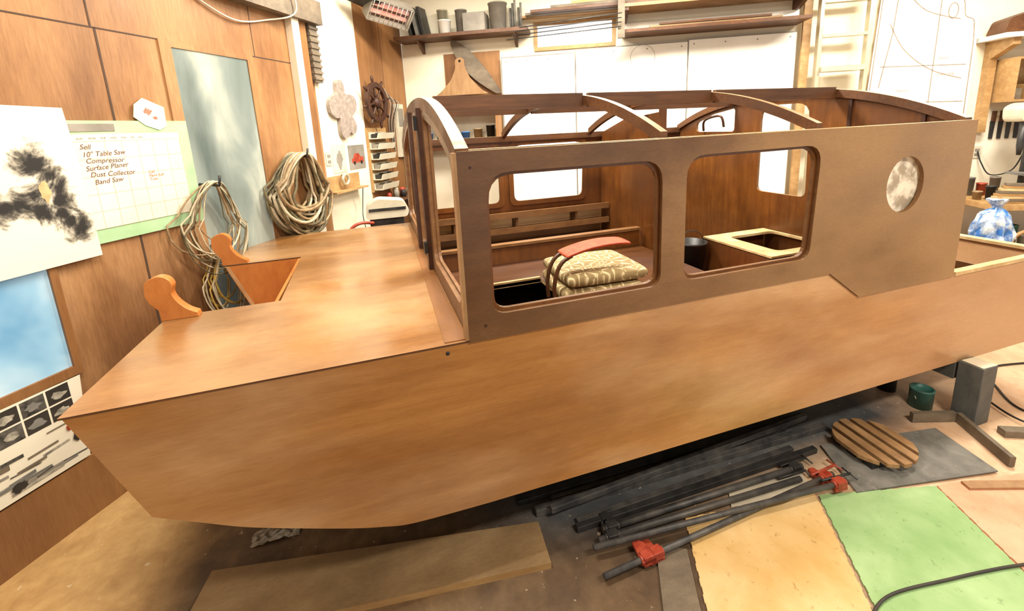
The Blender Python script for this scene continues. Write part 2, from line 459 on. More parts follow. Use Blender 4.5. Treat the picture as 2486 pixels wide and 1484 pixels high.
# ================================================================== BOAT
Y0, Y1 = 1.45, 3.727
XB, XF, XA, XT = -.886, .268, 2.90, 3.85
boat = empty('boat', (1.5, 2.59, .34), 'unfinished flat-bowed plywood cabin boat with roofless ribbed cabin', 'boat')
bot = [(-.742, .662), (-.62, .597), (-.505, .5375), (-.35, .475), (-.20, .419), (-.09, .385), (.02, .362), (.3, .352), (XT-.12, .337)]
bot = bot[:1]+cat2(bot[:8], 4)[1:-1]+bot[7:]
side = [(XB, 1.035)]+bot+[(XT, .885), (2.20, .885), (1.988, 1.035)]
for i, y in enumerate((Y0+.018, Y1)):
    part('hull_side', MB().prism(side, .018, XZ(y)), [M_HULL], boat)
poly = bot+[(x, z+.018) for x, z in reversed(bot)]
part('hull_bottom', MB().prism(poly, Y1-Y0-.037, XZ(Y1-.0185)), M_DARKIN, boat)
du = Vector((XB+.742, 0, 1.035-.662)); L = du.length
Mb = FR((-.742, 0, .662), (0, 1, 0), du)
bowp = [(Y0+.0185, 0), (Y1-.0185, 0), (Y1-.0185, L), (2.99, L), (2.99, L-.28), (2.19, L-.28), (2.19, L), (Y0+.0185, L)]
part('bow_panel', MB().prism(bowp, .018, Mb), M_HULL, boat)
du = Vector((.12, 0, .548)); Mt = FR((XT-.12, 0, .337), (0, 1, 0), du)
part('transom', MB().prism(rect(Y0+.0185, 0, Y1-.0185, du.length), -.018, Mt), M_HULL, boat)
deck = [(XB-.008, Y0-.004), (XF+.02, Y0-.004), (XF+.02, Y1+.006), (XB-.008, Y1+.006), (XB-.008, 2.99), (-.47, 2.99), (-.455, 2.19), (XB-.008, 2.19)]
part('foredeck', MB().prism(deck, .006, XY(1.0355), emi=1), [M_DECK, M_BEAM], boat)
part('deck_doubler', MB().prism([(XF-.085, Y0+.01), (XF-.004, Y0+.01), (XF-.004, Y1-.02), (XF-.02, Y1-.02)], .003, XY(1.0418)), M_DOUB, boat)
mb = MB()
prof = [(XB+.01, 1.0), (XB+.11, .74), (-.47, .70), (-.47, 1.034), (XB-.0, 1.034)]
mb.prism(prof, .015, XZ(3.006)); mb.prism(prof, .015, XZ(2.19))
mb.bb((-.485, 2.175, .70), (-.47, 3.0, 1.034)); mb.bb((XB+.10, 2.175, .69), (-.47, 3.0, .705))
part('anchor_well', mb, M_VARN, boat)
bp = [(-.937, 1.19), (-.928, 1.218), (-.885, 1.235), (-.852, 1.222), (-.838, 1.192), (-.846, 1.155), (-.83, 1.115), (-.80, 1.08), (-.768, 1.060), (-.765, 1.042), (-.90, 1.042), (-.902, 1.09), (-.925, 1.12), (-.94, 1.155)]
bp = cat2(bp[:9], 4)+bp[9:11]+cat2(bp[11:], 4)
for y in (2.185, 3.04):
    part('mooring_bitt', MB().prism(bp, .045, XZ(y)), M_VARN, boat, label='orange varnished curved mooring post', bevel=.008)
cab = [(XF, 1.036), (1.988, 1.036), (2.20, .886), (XA, .886), (XA, 1.708), (XF, 1.704)]
w1 = rnd([(.36, 1.125), (1.055, 1.125), (1.055, 1.628), (.36, 1.628)], [.055, .055, .09, .09], 5)
w2 = rnd([(1.165, 1.128), (1.845, 1.128), (1.865, 1.64), (1.165, 1.635)], [.06, .06, .09, .09], 5)
port = circ(2.425, 1.42, .128, 36, .135)
def off(poly, d):
    cx = sum(p[0] for p in poly)/len(poly); cy = sum(p[1] for p in poly)/len(poly)
    mx = max(abs(p[0]-cx) for p in poly); my = max(abs(p[1]-cy) for p in poly)
    return [(cx+(p[0]-cx)*(1+d/mx), cy+(p[1]-cy)*(1+d/my)) for p in poly]
for y, inner in ((Y0+.008, 1), (Y1, 0)):
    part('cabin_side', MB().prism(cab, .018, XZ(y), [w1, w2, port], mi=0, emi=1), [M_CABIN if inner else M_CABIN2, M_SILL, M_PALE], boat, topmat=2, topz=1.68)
    for w in (w1, w2):
        mb = MB()
        if inner: mb.prism(off(w, .03), .016, XZ(y+.017), [off(w, -.012)], emi=1)
        else: mb.prism(off(w, .03), .015, XZ(y-.0185), [off(w, -.012)], emi=1)
        part('window_frame', mb, [M_CABIN2, M_SILL], boat)
part('porthole_cover', MB().prism(circ(2.425, 1.42, .15, 36), .008, XZ(Y0+.0260)), M_FIG, boat, label='pale marbled round porthole cover')
part('screw_plug', MB().prism(circ(.33, 1.09, .006, 10), .001, XZ(Y0-.0101)), M_DARKIN, boat)
part('screw_plug', MB().prism(circ(.31, 1.65, .005, 10), .001, XZ(Y0-.0101)), M_DARKIN, boat)
part('deck_bolt', MB().lathe([(.007, 0), (.007, .002), (.003, .003), (0, .003)], FR((.19, Y0-.0005, 1.008), (1, 0, 0), (0, 0, 1)), 12), M_STEEL, boat)
for y in (Y0+.009, Y1-.055):
    part('carlin', MB().bb((XF+.03, y, 1.66), (XA-.02, y+.032, 1.7075)), [M_BEAM, M_PALE], boat, topmat=1)
def arch_z(y, z0=1.706, z1=1.940):
    t = abs(y-2.59)/1.14
    return z1-(z1-z0)*t**2.35
ys = [Y0+(Y1-Y0)*i/28 for i in range(29)]
bz = 1.045
arcu = [(y, arch_z(y)) for y in reversed(ys)]
front = [(Y0, bz), (Y1, bz)]+arcu
fw1 = rnd([(1.55, 1.13), (2.25, 1.12), (2.25, 1.84), (1.9, 1.78), (1.55, 1.66)], [.06, .06, .04, .03, .06])
fw2 = rnd([(2.40, 1.09), (2.80, 1.09), (2.80, 1.865), (2.40, 1.865)], .03)
fw3 = rnd([(2.95, 1.12), (3.63, 1.13), (3.63, 1.66), (3.28, 1.78), (2.95, 1.84)], [.06, .06, .06, .03, .04])
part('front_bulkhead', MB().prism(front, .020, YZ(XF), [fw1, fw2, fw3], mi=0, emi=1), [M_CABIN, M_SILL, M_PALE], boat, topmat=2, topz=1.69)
for w in (fw1, fw3):
    part('window_frame', MB().prism(off(w, .02), .014, YZ(XF+.0205), [off(w, -.010)], emi=1), [M_CABIN2, M_SILL], boat)
part('corner_edge', MB().bb((XF-.012, Y0-.0105, 1.045), (XF-.0005, Y0+.032, 1.70)), M_EDGE, boat)
for y in (2.33, 2.81):
    part('door_jamb', MB().bb((XF-.022, y, 1.045), (XF-.0005, y+.055, 1.89)), M_DARKIN, boat)
part('hinge', MB().bb((XF-.040, 2.322, 1.78), (XF-.0225, 2.36, 1.85)), M_BLACK, boat)
part('hinge', MB().bb((XF-.040, 2.322, 1.14), (XF-.0225, 2.36, 1.20)), M_BLACK, boat)
def arch_beam(x, wdt, dep, ya=Y0+.045, yb=Y1-.055, h=.004):
    yy = [ya+(yb-ya)*i/32 for i in range(33)]
    o = [(y, arch_z(y)+h) for y in yy]; i_ = [(y, arch_z(y)-dep) for y in reversed(yy)]
    return MB().prism(o+i_, wdt, YZ(x))
part('roof_beam', arch_beam(XF-.002, .045, .055, ya=Y0, yb=Y1, h=.007), [M_BEAM, M_PALE], boat, label='wide front roof arch with pale top', topmat=1)
for x in (1.08, 1.89):
    part('roof_beam', arch_beam(x, .032, .045), [M_BEAM, M_EDGE], boat, topmat=1)
part('roof_beam', arch_beam(XA-.045, .05, .045, ya=Y0+.02, yb=Y1-.03), [M_BEAM, M_PALE], boat, topmat=1)
for yy in (2.15, 3.00):
    for a, b in ((XF+.044, 1.079), (1.113, 1.889), (1.923, XA-.046)):
        part('roof_stringer', MB().bb((a, yy, 1.862), (b, yy+.03, 1.932)), M_BEAM, boat)
aft = [(Y0+.02, .50), (Y1-.03, .50)]+[(y, arch_z(y)-.03) for y in reversed([Y0+.02+(Y1-Y0-.05)*i/20 for i in range(21)])]
ah1 = rnd([(2.32, 1.20), (2.74, 1.20), (2.74, 1.85), (2.34, 1.85)], [.05, .05, .1, .1])
ah2 = rnd([(3.0, 1.66), (3.45, 1.66), (3.45, 1.74), (3.25, 1.81), (3.0, 1.85)], .03)
part('aft_bulkhead', MB().prism(aft, .02, YZ(XA-.021), [ah1, ah2], emi=1), [M_CABIN2, M_SILL], boat)
for y in (1.65, 2.05): part('bulkhead_stiffener', MB().bb((XA-.035, y, 1.1), (XA-.0215, y+.02, arch_z(y)-.05)), M_DARKIN, boat)
part('grab_handle', MB().tube(cat([(XA-.035, 3.1, 1.70), (XA-.06, 3.12, 1.79), (XA-.06, 3.30, 1.76), (XA-.035, 3.34, 1.67)], 6), .010), M_DARKIN, boat)
prt = [(2.80, .62), (Y1-.03, .62), (Y1-.03, 1.69), (3.3, 1.80), (2.80, 1.84)]
part('partition', MB().prism(prt, .018, YZ(2.03)), M_CABIN2, boat)
part('partition_post', MB().bb((2.005, 2.775, .62), (2.055, 2.799, 1.86)), M_CABIN2, boat)
part('cabin_sole', MB().bb((-.3, Y0+.03, .575), (XT-.15, Y1-.03, .60)), M_DARKIN, boat)
mb = MB().prism(rect(.32, 2.0, 2.0, Y1-.04), .02, XY(.78), [rect(.42, 2.08, .98, 2.60)], emi=1)
mb.bb((.32, 1.99, .601), (2.0, 2.0, .785), 0)
mb.bb((.42, 2.60, .775), (.98, 2.62, .812), 1)
part('bench', mb, [M_BENCH, M_PALE], boat)
part('seat_back', MB().bb((.32, 3.02, .801), (2.0, 3.04, .93)), M_CABIN2, boat)
part('seat_back_rail', MB().bb((.32, 3.0, .93), (2.0, 3.06, .95)), M_SILL, boat)
mb = MB().prism(rect(2.30, 2.04, XA-.03, 2.64), .018, XY(.90), [rnd(rect(2.44, 2.12, 2.85, 2.54), .05)], mi=1)
mb.bb((2.30, 2.045, .601), (2.315, 2.635, .905)); mb.bb((2.30, 2.04, .601), (XA-.03, 2.05, .905)); mb.bb((2.30, 2.63, .601), (XA-.03, 2.64, .905))
part('locker', mb, [M_CABIN2, M_PALE], boat)
for z in (1.03, .90):
    part('side_shelf', MB().bb((.32, Y1-.18, z), (2.02, Y1-.04, z+.02)), M_CABIN2, boat)
    part('shelf_lip', MB().bb((.32, Y1-.195, z-.005), (2.02, Y1-.181, z+.045)), M_SILL, boat)
for x in (.6, 1.14, 1.7): part('shelf_divider', MB().bb((x, Y1-.16, .921), (x+.02, Y1-.04, 1.029)), M_SILL, boat)
part('gunwale_rail', MB().bb((XA+.02, Y0-.010, .886), (XT+.02, Y0+.03, .906)), M_PALE, boat)
part('gunwale_rail', MB().bb((XA+.02, Y1-.05, .886), (XT+.02, Y1+.01, .906)), M_PALE, boat)
part('gunwale_rail', MB().bb((XT-.04, Y0+.031, .886), (XT+.02, Y1-.051, .906)), M_PALE, boat)
part('cockpit_lining', MB().bb((XA+.03, Y1-.09, .601), (XT-.16, Y1-.05, .84)), M_DARKIN, boat)
part('cockpit_thwart', MB().bb((3.36, Y0+.03, .80), (3.39, Y1-.1, .85)), M_SILL, boat)

# things in the boat
Mc = Matrix.Translation((1.20, 2.33, .843))@Matrix.Rotation(-.12, 4, 'Z')
mkobj('seat_cushion', MB().puff(Mc, .50, .46, .080, 10, e=.26), M_CUSH, label='brown and cream patterned seat cushion lying beneath another', category='cushion', group='patterned boat cushions')
Mc = Matrix.Translation((1.22, 2.33, .924))@Matrix.Rotation(-.04, 4, 'Z')
mkobj('seat_cushion', MB().puff(Mc, .50, .46, .075, 10, e=.26), M_CUSH, label='brown and cream leaf-patterned cushion on top of stack', category='cushion', group='patterned boat cushions')
fs = empty('folding_seat', (1.1, 2.3, .8), 'red folding seat with brown bent straps above cushions', 'folding seat')
Mc = Matrix.Translation((1.16, 2.20, 1.108))@Matrix.Rotation(-.03, 4, 'Z')@Matrix.Rotation(-.09, 4, 'Y')
part('seat_pad', MB().puff(Mc, .40, .15, .016, 20, e=.15, sag=.022), M_REDPAD, fs)
for y in (2.15, 2.25):
    part('strap', MB().tube(cat([(1.0, y, 1.072), (.94, y, 1.04), (.905, y, .98), (.89, y, .90), (.895, y, .812)], 6), .012), M_BENCH, fs)
bk = empty('bucket', (2.17, 2.62, .602), 'black plastic bucket with wire handle in cabin', 'bucket')
Mk = Matrix.Translation((2.17, 2.62, .602))
part('bucket_body', MB().lathe([(.085, 0), (.11, .28), (.117, .285), (.117, .30), (.107, .30), (.083, .02), (0, .02)], Mk), M_BLACK, bk)
part('handle', MB().tube([(2.17+.115*math.cos(a), 2.62, .88+.10*math.sin(a)) for a in [pi*i/12 for i in range(13)]], .003, 6), M_STEEL, bk)
tb_ = empty('toolbox', (2.17, 2.22, .602), 'small red metal toolbox with handle on cabin sole', 'toolbox')
part('box_body', MB().box((2.17, 2.22, .662), (.22, .3, .118)), M_RED, tb_, bevel=.004)
part('lid', MB().box((2.17, 2.22, .73), (.23, .31, .015)), M_RED, tb_, bevel=.003)
part('handle', MB().tube([(2.17, 2.15, .738), (2.17, 2.15, .76), (2.17, 2.29, .76), (2.17, 2.29, .738)], .006), M_STEEL, tb_)

# ================================================================== UNDER / FLOOR
def trestle(x, ya, yb, top, lab, post=None):
    e = empty('boat_trestle', (x, (ya+yb)/2, 0), lab, 'trestle', 'supports under the hull')
    part('crossbeam', MB().bb((x-.05, ya, top-.10), (x+.05, yb, top)), M_DKPOST, e)
    for y in (ya+.55, yb-.05):
        part('leg', MB().bb((x-.05, y-.045, 0), (x+.05, y+.045, top-.101)), M_DKPOST, e)
    if post:
        part('end_post', MB().bb((x-.045, ya-.125, 0), (x+.08, ya-.010, top+.02)), M_DKPOST, e, bevel=.004)
trestle(3.12, 1.452, 3.8, .336, 'dark grey timber trestle carrying the aft hull', True)
trestle(.42, 1.95, 3.6, .350, 'grey timber trestle carrying the forward hull')
mkobj('paper_sheet', MB().prism([(3.085, 1.335), (3.195, 1.33), (3.195, 1.43), (3.09, 1.435)], .002, XY(.3565)), M_PAPER, label='white paper scrap on top of trestle post', category='paper')

def tile(name, quad, m, lab, z=.0, cat_='floor mat'):
    pts = []
    for i in range(4):
        a = Vector(quad[i]+(0,)); b = Vector(quad[(i+1) % 4]+(0,))
        d = (b-a); n = int(d.length/.03); nrm = Vector((d.y, -d.x, 0)).normalized()
        for k in range(n):
            p = a+d*(k/n); q = a+d*((k+1)/n)
            if k % 2 and k < n-1: pts += [p+nrm*.003, q+nrm*.003]
            else: pts += [p, q]
    pp = []
    for p in pts:
        if not pp or (Vector(pp[-1])-Vector((p.x, p.y))).length > 1e-4: pp.append((p.x, p.y))
    mkobj(name, MB().prism(pp, .008, XY(z)), m, label=lab, category=cat_, group='interlocking foam floor tiles')
tile('foam_tile', [(1.185, 1.40), (.80, .66), (1.405, .62), (1.840, 1.30)], M_YELLOW, 'yellow foam interlocking floor tile with oil spots')
tile('foam_tile', [(1.849, 1.285), (1.418, .60), (2.108, .50), (2.400, 1.13)], M_GREEN, 'green foam interlocking floor tile with drips')
tile('foam_tile', [(2.41, 1.13), (2.12, .49), (2.85, .38), (3.12, .98)], M_ORANGE, 'salmon foam interlocking floor tile')
tile('foam_tile', [(1.50, 1.475), (1.42, 1.375), (1.846, 1.312), (1.92, 1.465)], M_BEIGE, 'beige grey foam floor tile under the clamps')
mkobj('rubber_mat', MB().prism([(2.02, 1.23), (2.77, 1.08), (2.86, 1.39), (2.16, 1.52)], .006, XY(.0085)), M_GREYMAT, label='worn grey rubber mat under round slatted lid', category='floor mat')
mkobj('plank', MB().prism([(.98, 1.33), (1.09, 1.27), (.74, .60), (.60, .66)], .013, XY(.0)), M_GREYWOOD, label='dusty grey plank lying flat on the floor', category='plank')
mkobj('plywood_board', MB().prism([(-.80, 1.86), (.55, 1.60), (.53, 1.40), (-.85, 1.58)], .030, XY(.0), emi=1), [M_FBOARD, M_LUMBER], label='long tan plywood offcut lying flat beneath the hull', category='board')
bars = [((.56, 1.665), (2.32, 1.62), .035, .035), ((.50, 1.76), (2.30, 1.73), .05, .03), ((.62, 1.62), (2.25, 1.69), .028, .03), ((.60, 1.86), (2.2, 1.83), .06, .03), ((.72, 1.555), (2.0, 1.56), .03, .02), ((.9, 1.95), (2.4, 1.92), .05, .04), ((.66, 1.71), (2.1, 1.69), .02, .025), ((.70, 1.52), (2.1, 1.505), .03, .03)]
for i, (a, b, w, h) in enumerate(bars):
    zz = .036 if i == 2 else 0
    A = Vector((a[0], a[1], h/2+zz)); B = Vector((b[0], b[1], h/2+zz)); d = (B-A)
    ax = (d.normalized(), Vector((-d.y, d.x, 0)).normalized(), Vector((0, 0, 1)))
    mb = MB().box((A+B)/2, (d.length, w, h), ax)
    mkobj('steel_bar', mb, [M_BAR, M_STEEL][i % 2], label='long dusty grey steel bar on floor under hull', category='metal bar', group='steel bars under the hull', bevel=.003)
def clamp(a, b, zo, lab, jaws, screw=True, r=.0125):
    A = Vector((a[0], a[1], .022+zo)); B = Vector((b[0], b[1], .022+zo)); d = (B-A).normalized(); n = Vector((-d.y, d.x, 0))
    ax = (d, n, Vector((0, 0, 1)))
    e = empty('pipe_clamp', (A.x, A.y, 0), lab, 'clamp', 'pipe clamps on the floor')
    part('pipe', MB().tube([A, B], r, 12), M_BAR, e)
    for pos, s, m_ in jaws:
        P = A+(B-A)*pos
        mb = MB().box(P, (.050, .040, .044), ax)
        mb.prism([(-.034, -.02), (.034, -.02), (.026, .055), (.010, .080), (-.020, .075)], .018, FR(P-Vector((0, 0, .009)), d*s, n))
        mb.tube([P-d*.034, P+d*.034], .019, 12)
        part('clamp_jaw', mb, m_, e, label='red cast jaw' if m_ is M_RED else 'dark cast jaw', bevel=.003)
    mb = MB().tube([B+n*.035-d*.1, B+n*.035+d*.07], .006, 8).tube([B+n*.035+d*.065-n*.04, B+n*.035+d*.065+n*.04], .004, 8)
    part('clamp_screw', mb, M_RED if screw else M_STEEL, e)
clamp((.70, 1.27), (2.0, 1.335), .012, 'long pipe clamp with red jaws on the floor', [(.155, 1, M_RED), (.188, -1, M_RED), (.96, -1, M_RED)])
clamp((.71, 1.375), (1.98, 1.26), .036, 'pipe clamp with red jaw crossing another clamp', [(.97, -1, M_RED)], False)
clamp((.80, 1.465), (1.92, 1.435), .002, 'dark pipe clamp beside steel bars', [(.04, 1, M_STEEL), (.96, -1, M_STEEL)], False, .015)
clamp((.76, 1.425), (1.84, 1.375), .002, 'dusty dark pipe clamp among other clamps', [(.06, 1, M_STEEL)], False, .014)
R = .18; cx, cy = 2.375, 1.40; ang = math.radians(-6)
sl = empty('slatted_lid', (cx, cy, .02), 'round weathered slatted wooden lid on grey mat', 'lid')
cu = Vector((math.cos(ang), math.sin(ang), 0)); cv = Vector((-math.sin(ang), math.cos(ang), 0))
for i in range(5):
    c0 = -R+i*2*R/5+.011; c1 = c0+2*R/5-.024
    p = [(u, math.sqrt(max(R*R-u*u, 0))) for u in [c0+(c1-c0)*k/5 for k in range(6)]]
    q = [(u, -v) for u, v in reversed(p)]
    part('slat', MB().prism(p+q, .020, FR((cx, cy, .050), cu, cv)), M_SLAT, sl, bevel=.003)
for v in (-.09, .0, .09): part('batten', MB().box(Vector((cx, cy, .0325))+cv*v, (.28, .05, .034), (cu, cv, Vector((0, 0, 1)))), M_BLACK, sl)
def stick(name, a, b, w, h, m, lab, z=0):
    A = Vector((a[0], a[1], z+h/2)); B = Vector((b[0], b[1], z+h/2)); d = B-A
    ax = (d.normalized(), Vector((-d.y, d.x, 0)).normalized(), Vector((0, 0, 1)))
    return mkobj(name, MB().box((A+B)/2, (d.length, w, h), ax), m, label=lab, category='wood strip', bevel=.002)
fr = empty('wooden_angle', (3.0, 1.4, 0), 'dark L-shaped corner piece on the floor', 'wood offcut')
part('long_arm', MB().box((2.965, 1.235, .0325), (.025, .36, .055), (Vector((.868, -.496, 0)), Vector((.496, .868, 0)), Vector((0, 0, 1)))), M_GREYWOOD, fr)
part('short_arm', MB().box((2.93, 1.445, .0325), (.24, .025, .055), (Vector((.94, -.34, 0)).normalized(), Vector((.34, .94, 0)).normalized(), Vector((0, 0, 1)))), M_GREYWOOD, fr)
stick('wood_strip', (3.13, 1.24), (3.27, 1.17), .05, .04, M_GREYWOOD, 'short grey wood offcut beside the trestle')
stick('wood_strip', (2.52, 1.08), (2.95, .92), .045, .012, M_EDGE, 'thin pale wood strip lying on salmon foam tile', .0085)
def can(x, y, r, h, m, lab):
    e = empty('paint_can', (x, y, 0), lab, 'paint can', 'paint cans under the hull')
    T = Matrix.Translation((x, y, 0))
    part('can_body', MB().lathe([(r, 0), (r, h), (r*1.05, h+.003), (r*1.05, h+.01), (r*.9, h+.01), (r*.88, h-.005), (0, h-.005)], T), m, e)
    part('handle', MB().tube([(x+r*1.05*math.cos(a), y-.02*math.sin(a), h*.75-.05*math.sin(a)) for a in [pi*i/10 for i in range(11)]], .002, 6), M_ALU, e)
can(3.03, 1.565, .058, .11, M_TEAL, 'small teal paint can beside trestle')
can(3.04, 1.76, .05, .10, M_BLACK, 'small dark paint can under the hull')
def cord(pts, r, m, lab, name='power_cord'):
    mkobj(name, MB().tube(cat(pts, 8), r, 8), m, label=lab, category='cable', group='cords on the floor')
cord([(2.6, .66, .016), (2.25, .76, .016), (1.92, .82, .016), (1.64, .855, .016), (1.45, .80, .016)], .0055, M_INK, 'dark power cord snaking over green foam tile')
cord([(4.4, 1.55, .008), (3.9, 1.66, .008), (3.65, 1.5, .008), (3.5, 1.3, .008), (3.7, 1.1, .008), (4.2, 1.0, .008)], .006, M_BLACK, 'black power cord looped on bare floor')
cord([(4.3, 1.8, .025), (3.95, 1.85, .025), (3.6, 1.65, .025), (3.4, 1.42, .025), (3.35, 1.2, .025), (3.6, .95, .025)], .006, M_BLACK, 'black power cord looped on bare floor')
cord([(4.2, 1.45, .04), (3.9, 1.4, .04), (3.72, 1.25, .04), (3.9, 1.05, .04), (4.3, 1.1, .04)], .005, M_BLACK, 'thin black cord coiled on bare floor')
def crumple(name, c, sx, sy, h, m, lab, category, sd):
    random.seed(sd); n = 12; vs = []; fs = []
    for i in range(n+1):
        for j in range(n+1):
            u = -1+2*i/n; v = -1+2*j/n
            e_ = max(0, 1-(u*u+v*v)*.5)
            vs.append((c[0]+u*sx/2+random.uniform(-.4, .4)*sx/n, c[1]+v*sy/2+random.uniform(-.4, .4)*sy/n, c[2]+.002+h*e_*random.uniform(.1, 1)))
    for i in range(n):
        for j in range(n):
            a = i*(n+1)+j; fs.append((a, a+n+1, a+n+2)); fs.append((a, a+n+2, a+1))
    mkobj(name, MB().add(vs, fs), m, label=lab, category=category)
    random.seed(9)
crumple('plastic_wrap', (-.58, 1.99, 0), .20, .09, .04, M_CLEAR, 'crumpled grey plastic wrap lying under the bow', 'plastic wrap', 2)

# ================================================================== LEFT WALL THINGS
def txt(s, size, M, m, parent, name='handwriting', o_=0, sl_=.92):
    cu_ = bpy.data.curves.new('t', 'FONT'); cu_.body = s; cu_.size = size; cu_.extrude = .0002; cu_.space_line = sl_
    cu_.shear = .25; cu_.offset = o_
    o = bpy.data.objects.new('t', cu_); COL.objects.link(o)
    dg = bpy.context.evaluated_depsgraph_get()
    me = bpy.data.meshes.new_from_object(o.evaluated_get(dg)); bpy.data.objects.remove(o)
    me.transform(M); me.name = name
    me.materials.clear(); me.materials.append(m)
    ob = bpy.data.objects.new(name, me); COL.objects.link(ob)
    ob.parent = parent; ob.matrix_parent_inverse = Matrix.Translation(-Vector(parent['_loc']))
    return ob
wb = empty('calendar_board', tuple(LP(1.92, 1.30, .02)), 'mint-green board with handwritten sales list and calendar grid', 'wall board')
part('board_panel', MB().prism(rect(1.56, 1.30, 2.20, 1.90), .012, LM(.001)), M_GREENFR, wb)
part('calendar_sheet', MB().prism(rect(1.57, 1.37, 2.135, 1.835), .002, LM(.0131)), M_PAPER, wb)
mb = MB()
for i in range(8): mb.prism(rect(1.58+i*.079, 1.37, 1.582+i*.079, 1.80), .0006, LM(.0152))
for i in range(6): mb.prism(rect(1.58, 1.37+i*.086, 2.135, 1.372+i*.086), .0006, LM(.0152))
part('grid_lines', mb, M_GRID, wb)
part('header_strip', MB().prism(rect(1.57, 1.848, 1.80, 1.885), .003, LM(.0131)), M_GREYPL, wb)
for i, (s_, dx) in enumerate((('Sell', 0), ('10" Table Saw', .004), ('Compressor', .012), ('Surface Planer', .006), ('Dust Collector', .018), ('Band Saw', .03))):
    txt(s_, .034, LM(.016)@Matrix.Translation((1.625+dx, 1.765-.034*i-.004*(i % 2), 0))@Matrix.Rotation((-.05, .02, -.03, .04, -.02, .03)[i], 4, 'Z'), M_PEN, wb, o_=0)
txt('SUN      MON     TUE     WED     THU     FRI     SAT', .014, LM(.016)@Matrix.Translation((1.62, 1.81, 0)), M_GREYPL, wb)
txt('Call\nPaint hull\nTrim', .022, LM(.016)@Matrix.Translation((1.92, 1.62, 0)), M_LRED, wb)

sp = empty('stained_paper', tuple(LP(1.4, 1.25, .03)), 'large white paper with soft black spray-paint smudges', 'paper')
part('sheet', MB().prism([(1.05, 1.97), (1.585, 1.955), (1.60, 1.7), (1.605, 1.25), (1.05, 1.245)], .002, LM(.03)), M_STAIN, sp)
def blob(cx, cy, rx, ry, n=22, j=.35):
    return [(cx+rx*math.cos(2*pi*i/n)*(1-j+j*2*random.random()*.6), cy+ry*math.sin(2*pi*i/n)*(1-j+j*2*random.random()*.6)) for i in range(n)]
part('tear', MB().prism(blob(1.445, 1.59, .024, .055), .0004, LM(.0325)), M_PALE, sp, label='warm yellow tear')
tp = empty('torn_paper', tuple(LP(2.0, 1.86, .014)), 'irregular torn white paper scrap with faint red mark', 'paper')
part('scrap', MB().prism([(1.905, 1.92), (1.92, 1.985), (1.97, 2.02), (2.03, 1.995), (2.08, 1.975), (2.075, 1.87), (2.03, 1.85), (1.96, 1.875)], .003, LM(.014)), M_PAPER, tp)
part('red_mark', MB().prism(blob(1.985, 1.95, .028, .022, 16, .6), .0004, LM(.0172)), M_LRED, tp)
part('red_mark', MB().prism(blob(2.02, 1.915, .018, .010, 14, .6), .0004, LM(.0172)), M_LRED, tp)
pc = empty('photo_collage', tuple(LP(1.2, .31, .03)), 'tall poster of dark photos and grey wood pictures', 'poster')
part('poster_sheet', MB().prism([(.55, .31), (1.36, .31), (1.40, .715), (.55, .73)], .002, LM(.018)), M_PAPER, pc)
for i in range(8):
    for j in range(2):
        t = .62+i*.092; z = .635-j*.082
        part('photo', MB().prism(rect(t, z, t+.084, z+.074), .0004, LM(.0202)), M_INK if (i+j) % 3 else M_SOOT, pc)
        part('photo_detail', MB().prism(blob(t+.04, z+.035, .034, .022, 14, .5), .0004, LM(.0208)), M_SOOT2 if i % 2 else M_GREYMAT, pc)
for k_ in range(44):
    z = .325+.21*random.random(); t = .6+.68*random.random(); w_ = .05+.16*random.random(); h_ = .004+.012*random.random()
    w_ = min(w_, 1.355-t); sk = (random.random()-.5)*.02; z = min(z, .53)
    part('picture_strip', MB().prism([(t, z), (t+w_, z+sk), (t+w_, z+sk+h_), (t, z+h_)], .0003, LM(.0202+k_*.00006)), [M_GREYPL, M_GREYMAT, M_SOOT2, M_GREYWOOD, M_SOOT][k_ % 5], pc)
part('picture_spot', MB().prism(blob(1.31, .50, .014, .018), .0004, LM(.0235)), M_RED, pc)
part('picture_spot', MB().prism(blob(1.10, .36, .03, .025), .0004, LM(.0235)), M_INK, pc)
part('picture_spot', MB().prism(blob(1.33, .44, .018, .03), .0004, LM(.0235)), M_INK, pc)

def coil(name, t, z, w, h, n, mats, lab, offb=.03, offs=.14, r=.009, skew=.12):
    e = empty(name, tuple(LP(t, z-h/2, .05)), lab, 'hose coil' if 'hose' in name else 'cable coil')
    mbs = {m.name: (MB(), m) for m in mats}
    for i in range(n):
        m = random.choice(mats); b = mbs[m.name][0]
        ww = w/2*(.65+.45*random.random()); hh = h/2*(.72+.4*random.random()); o = offb+(offs-offb)*random.random()
        top = z+h/2-.01*random.random(); sk = (random.random()-.5)*skew; ph = random.random()*.03
        pts = []
        for k in range(32):
            a = 2*pi*k/32
            yy = top-hh+hh*math.cos(a)
            wk = ww*(.55+.45*(1-(math.cos(a)+1)/2)) if math.cos(a) > 0 else ww
            pts.append(LP(t+wk*math.sin(a)+sk*(1-math.cos(a))*.5, yy, o+ph*math.cos(a*2)))
        b.tube(pts, r*(.8+.4*random.random()), 7, True)
    for b, m in mbs.values():
        if b.v: part('hose' if 'hose' in name else 'cable', b, m, e)
    part('hook', MB().tube([LP(t, z+h/2-.02, 0), LP(t, z+h/2-.03, offs+.03), LP(t, z+h/2+.03, offs+.045)], .008), M_STEEL, e)
coil('hose_coil', 3.0, 1.37, .54, .58, 38, [M_TAN, M_OLIVE, M_TAN, M_OLIVE, M_PCORD], 'thick coil of tan and olive hoses hung on wall', .03, .15, .011, .16)
coil('cable_coil', 2.22, 1.28, .42, .52, 12, [M_OLIVE, M_PCORD, M_GREYPL, M_TAN], 'thin loops of pale and grey cable hung on wall', .03, .12, .0045, .2)
coil('cable_coil', 2.22, .92, .24, .46, 9, [M_YCORD, M_PCORD], 'yellow and cream cable loops hung low on wall', .03, .12, .0055, .14)
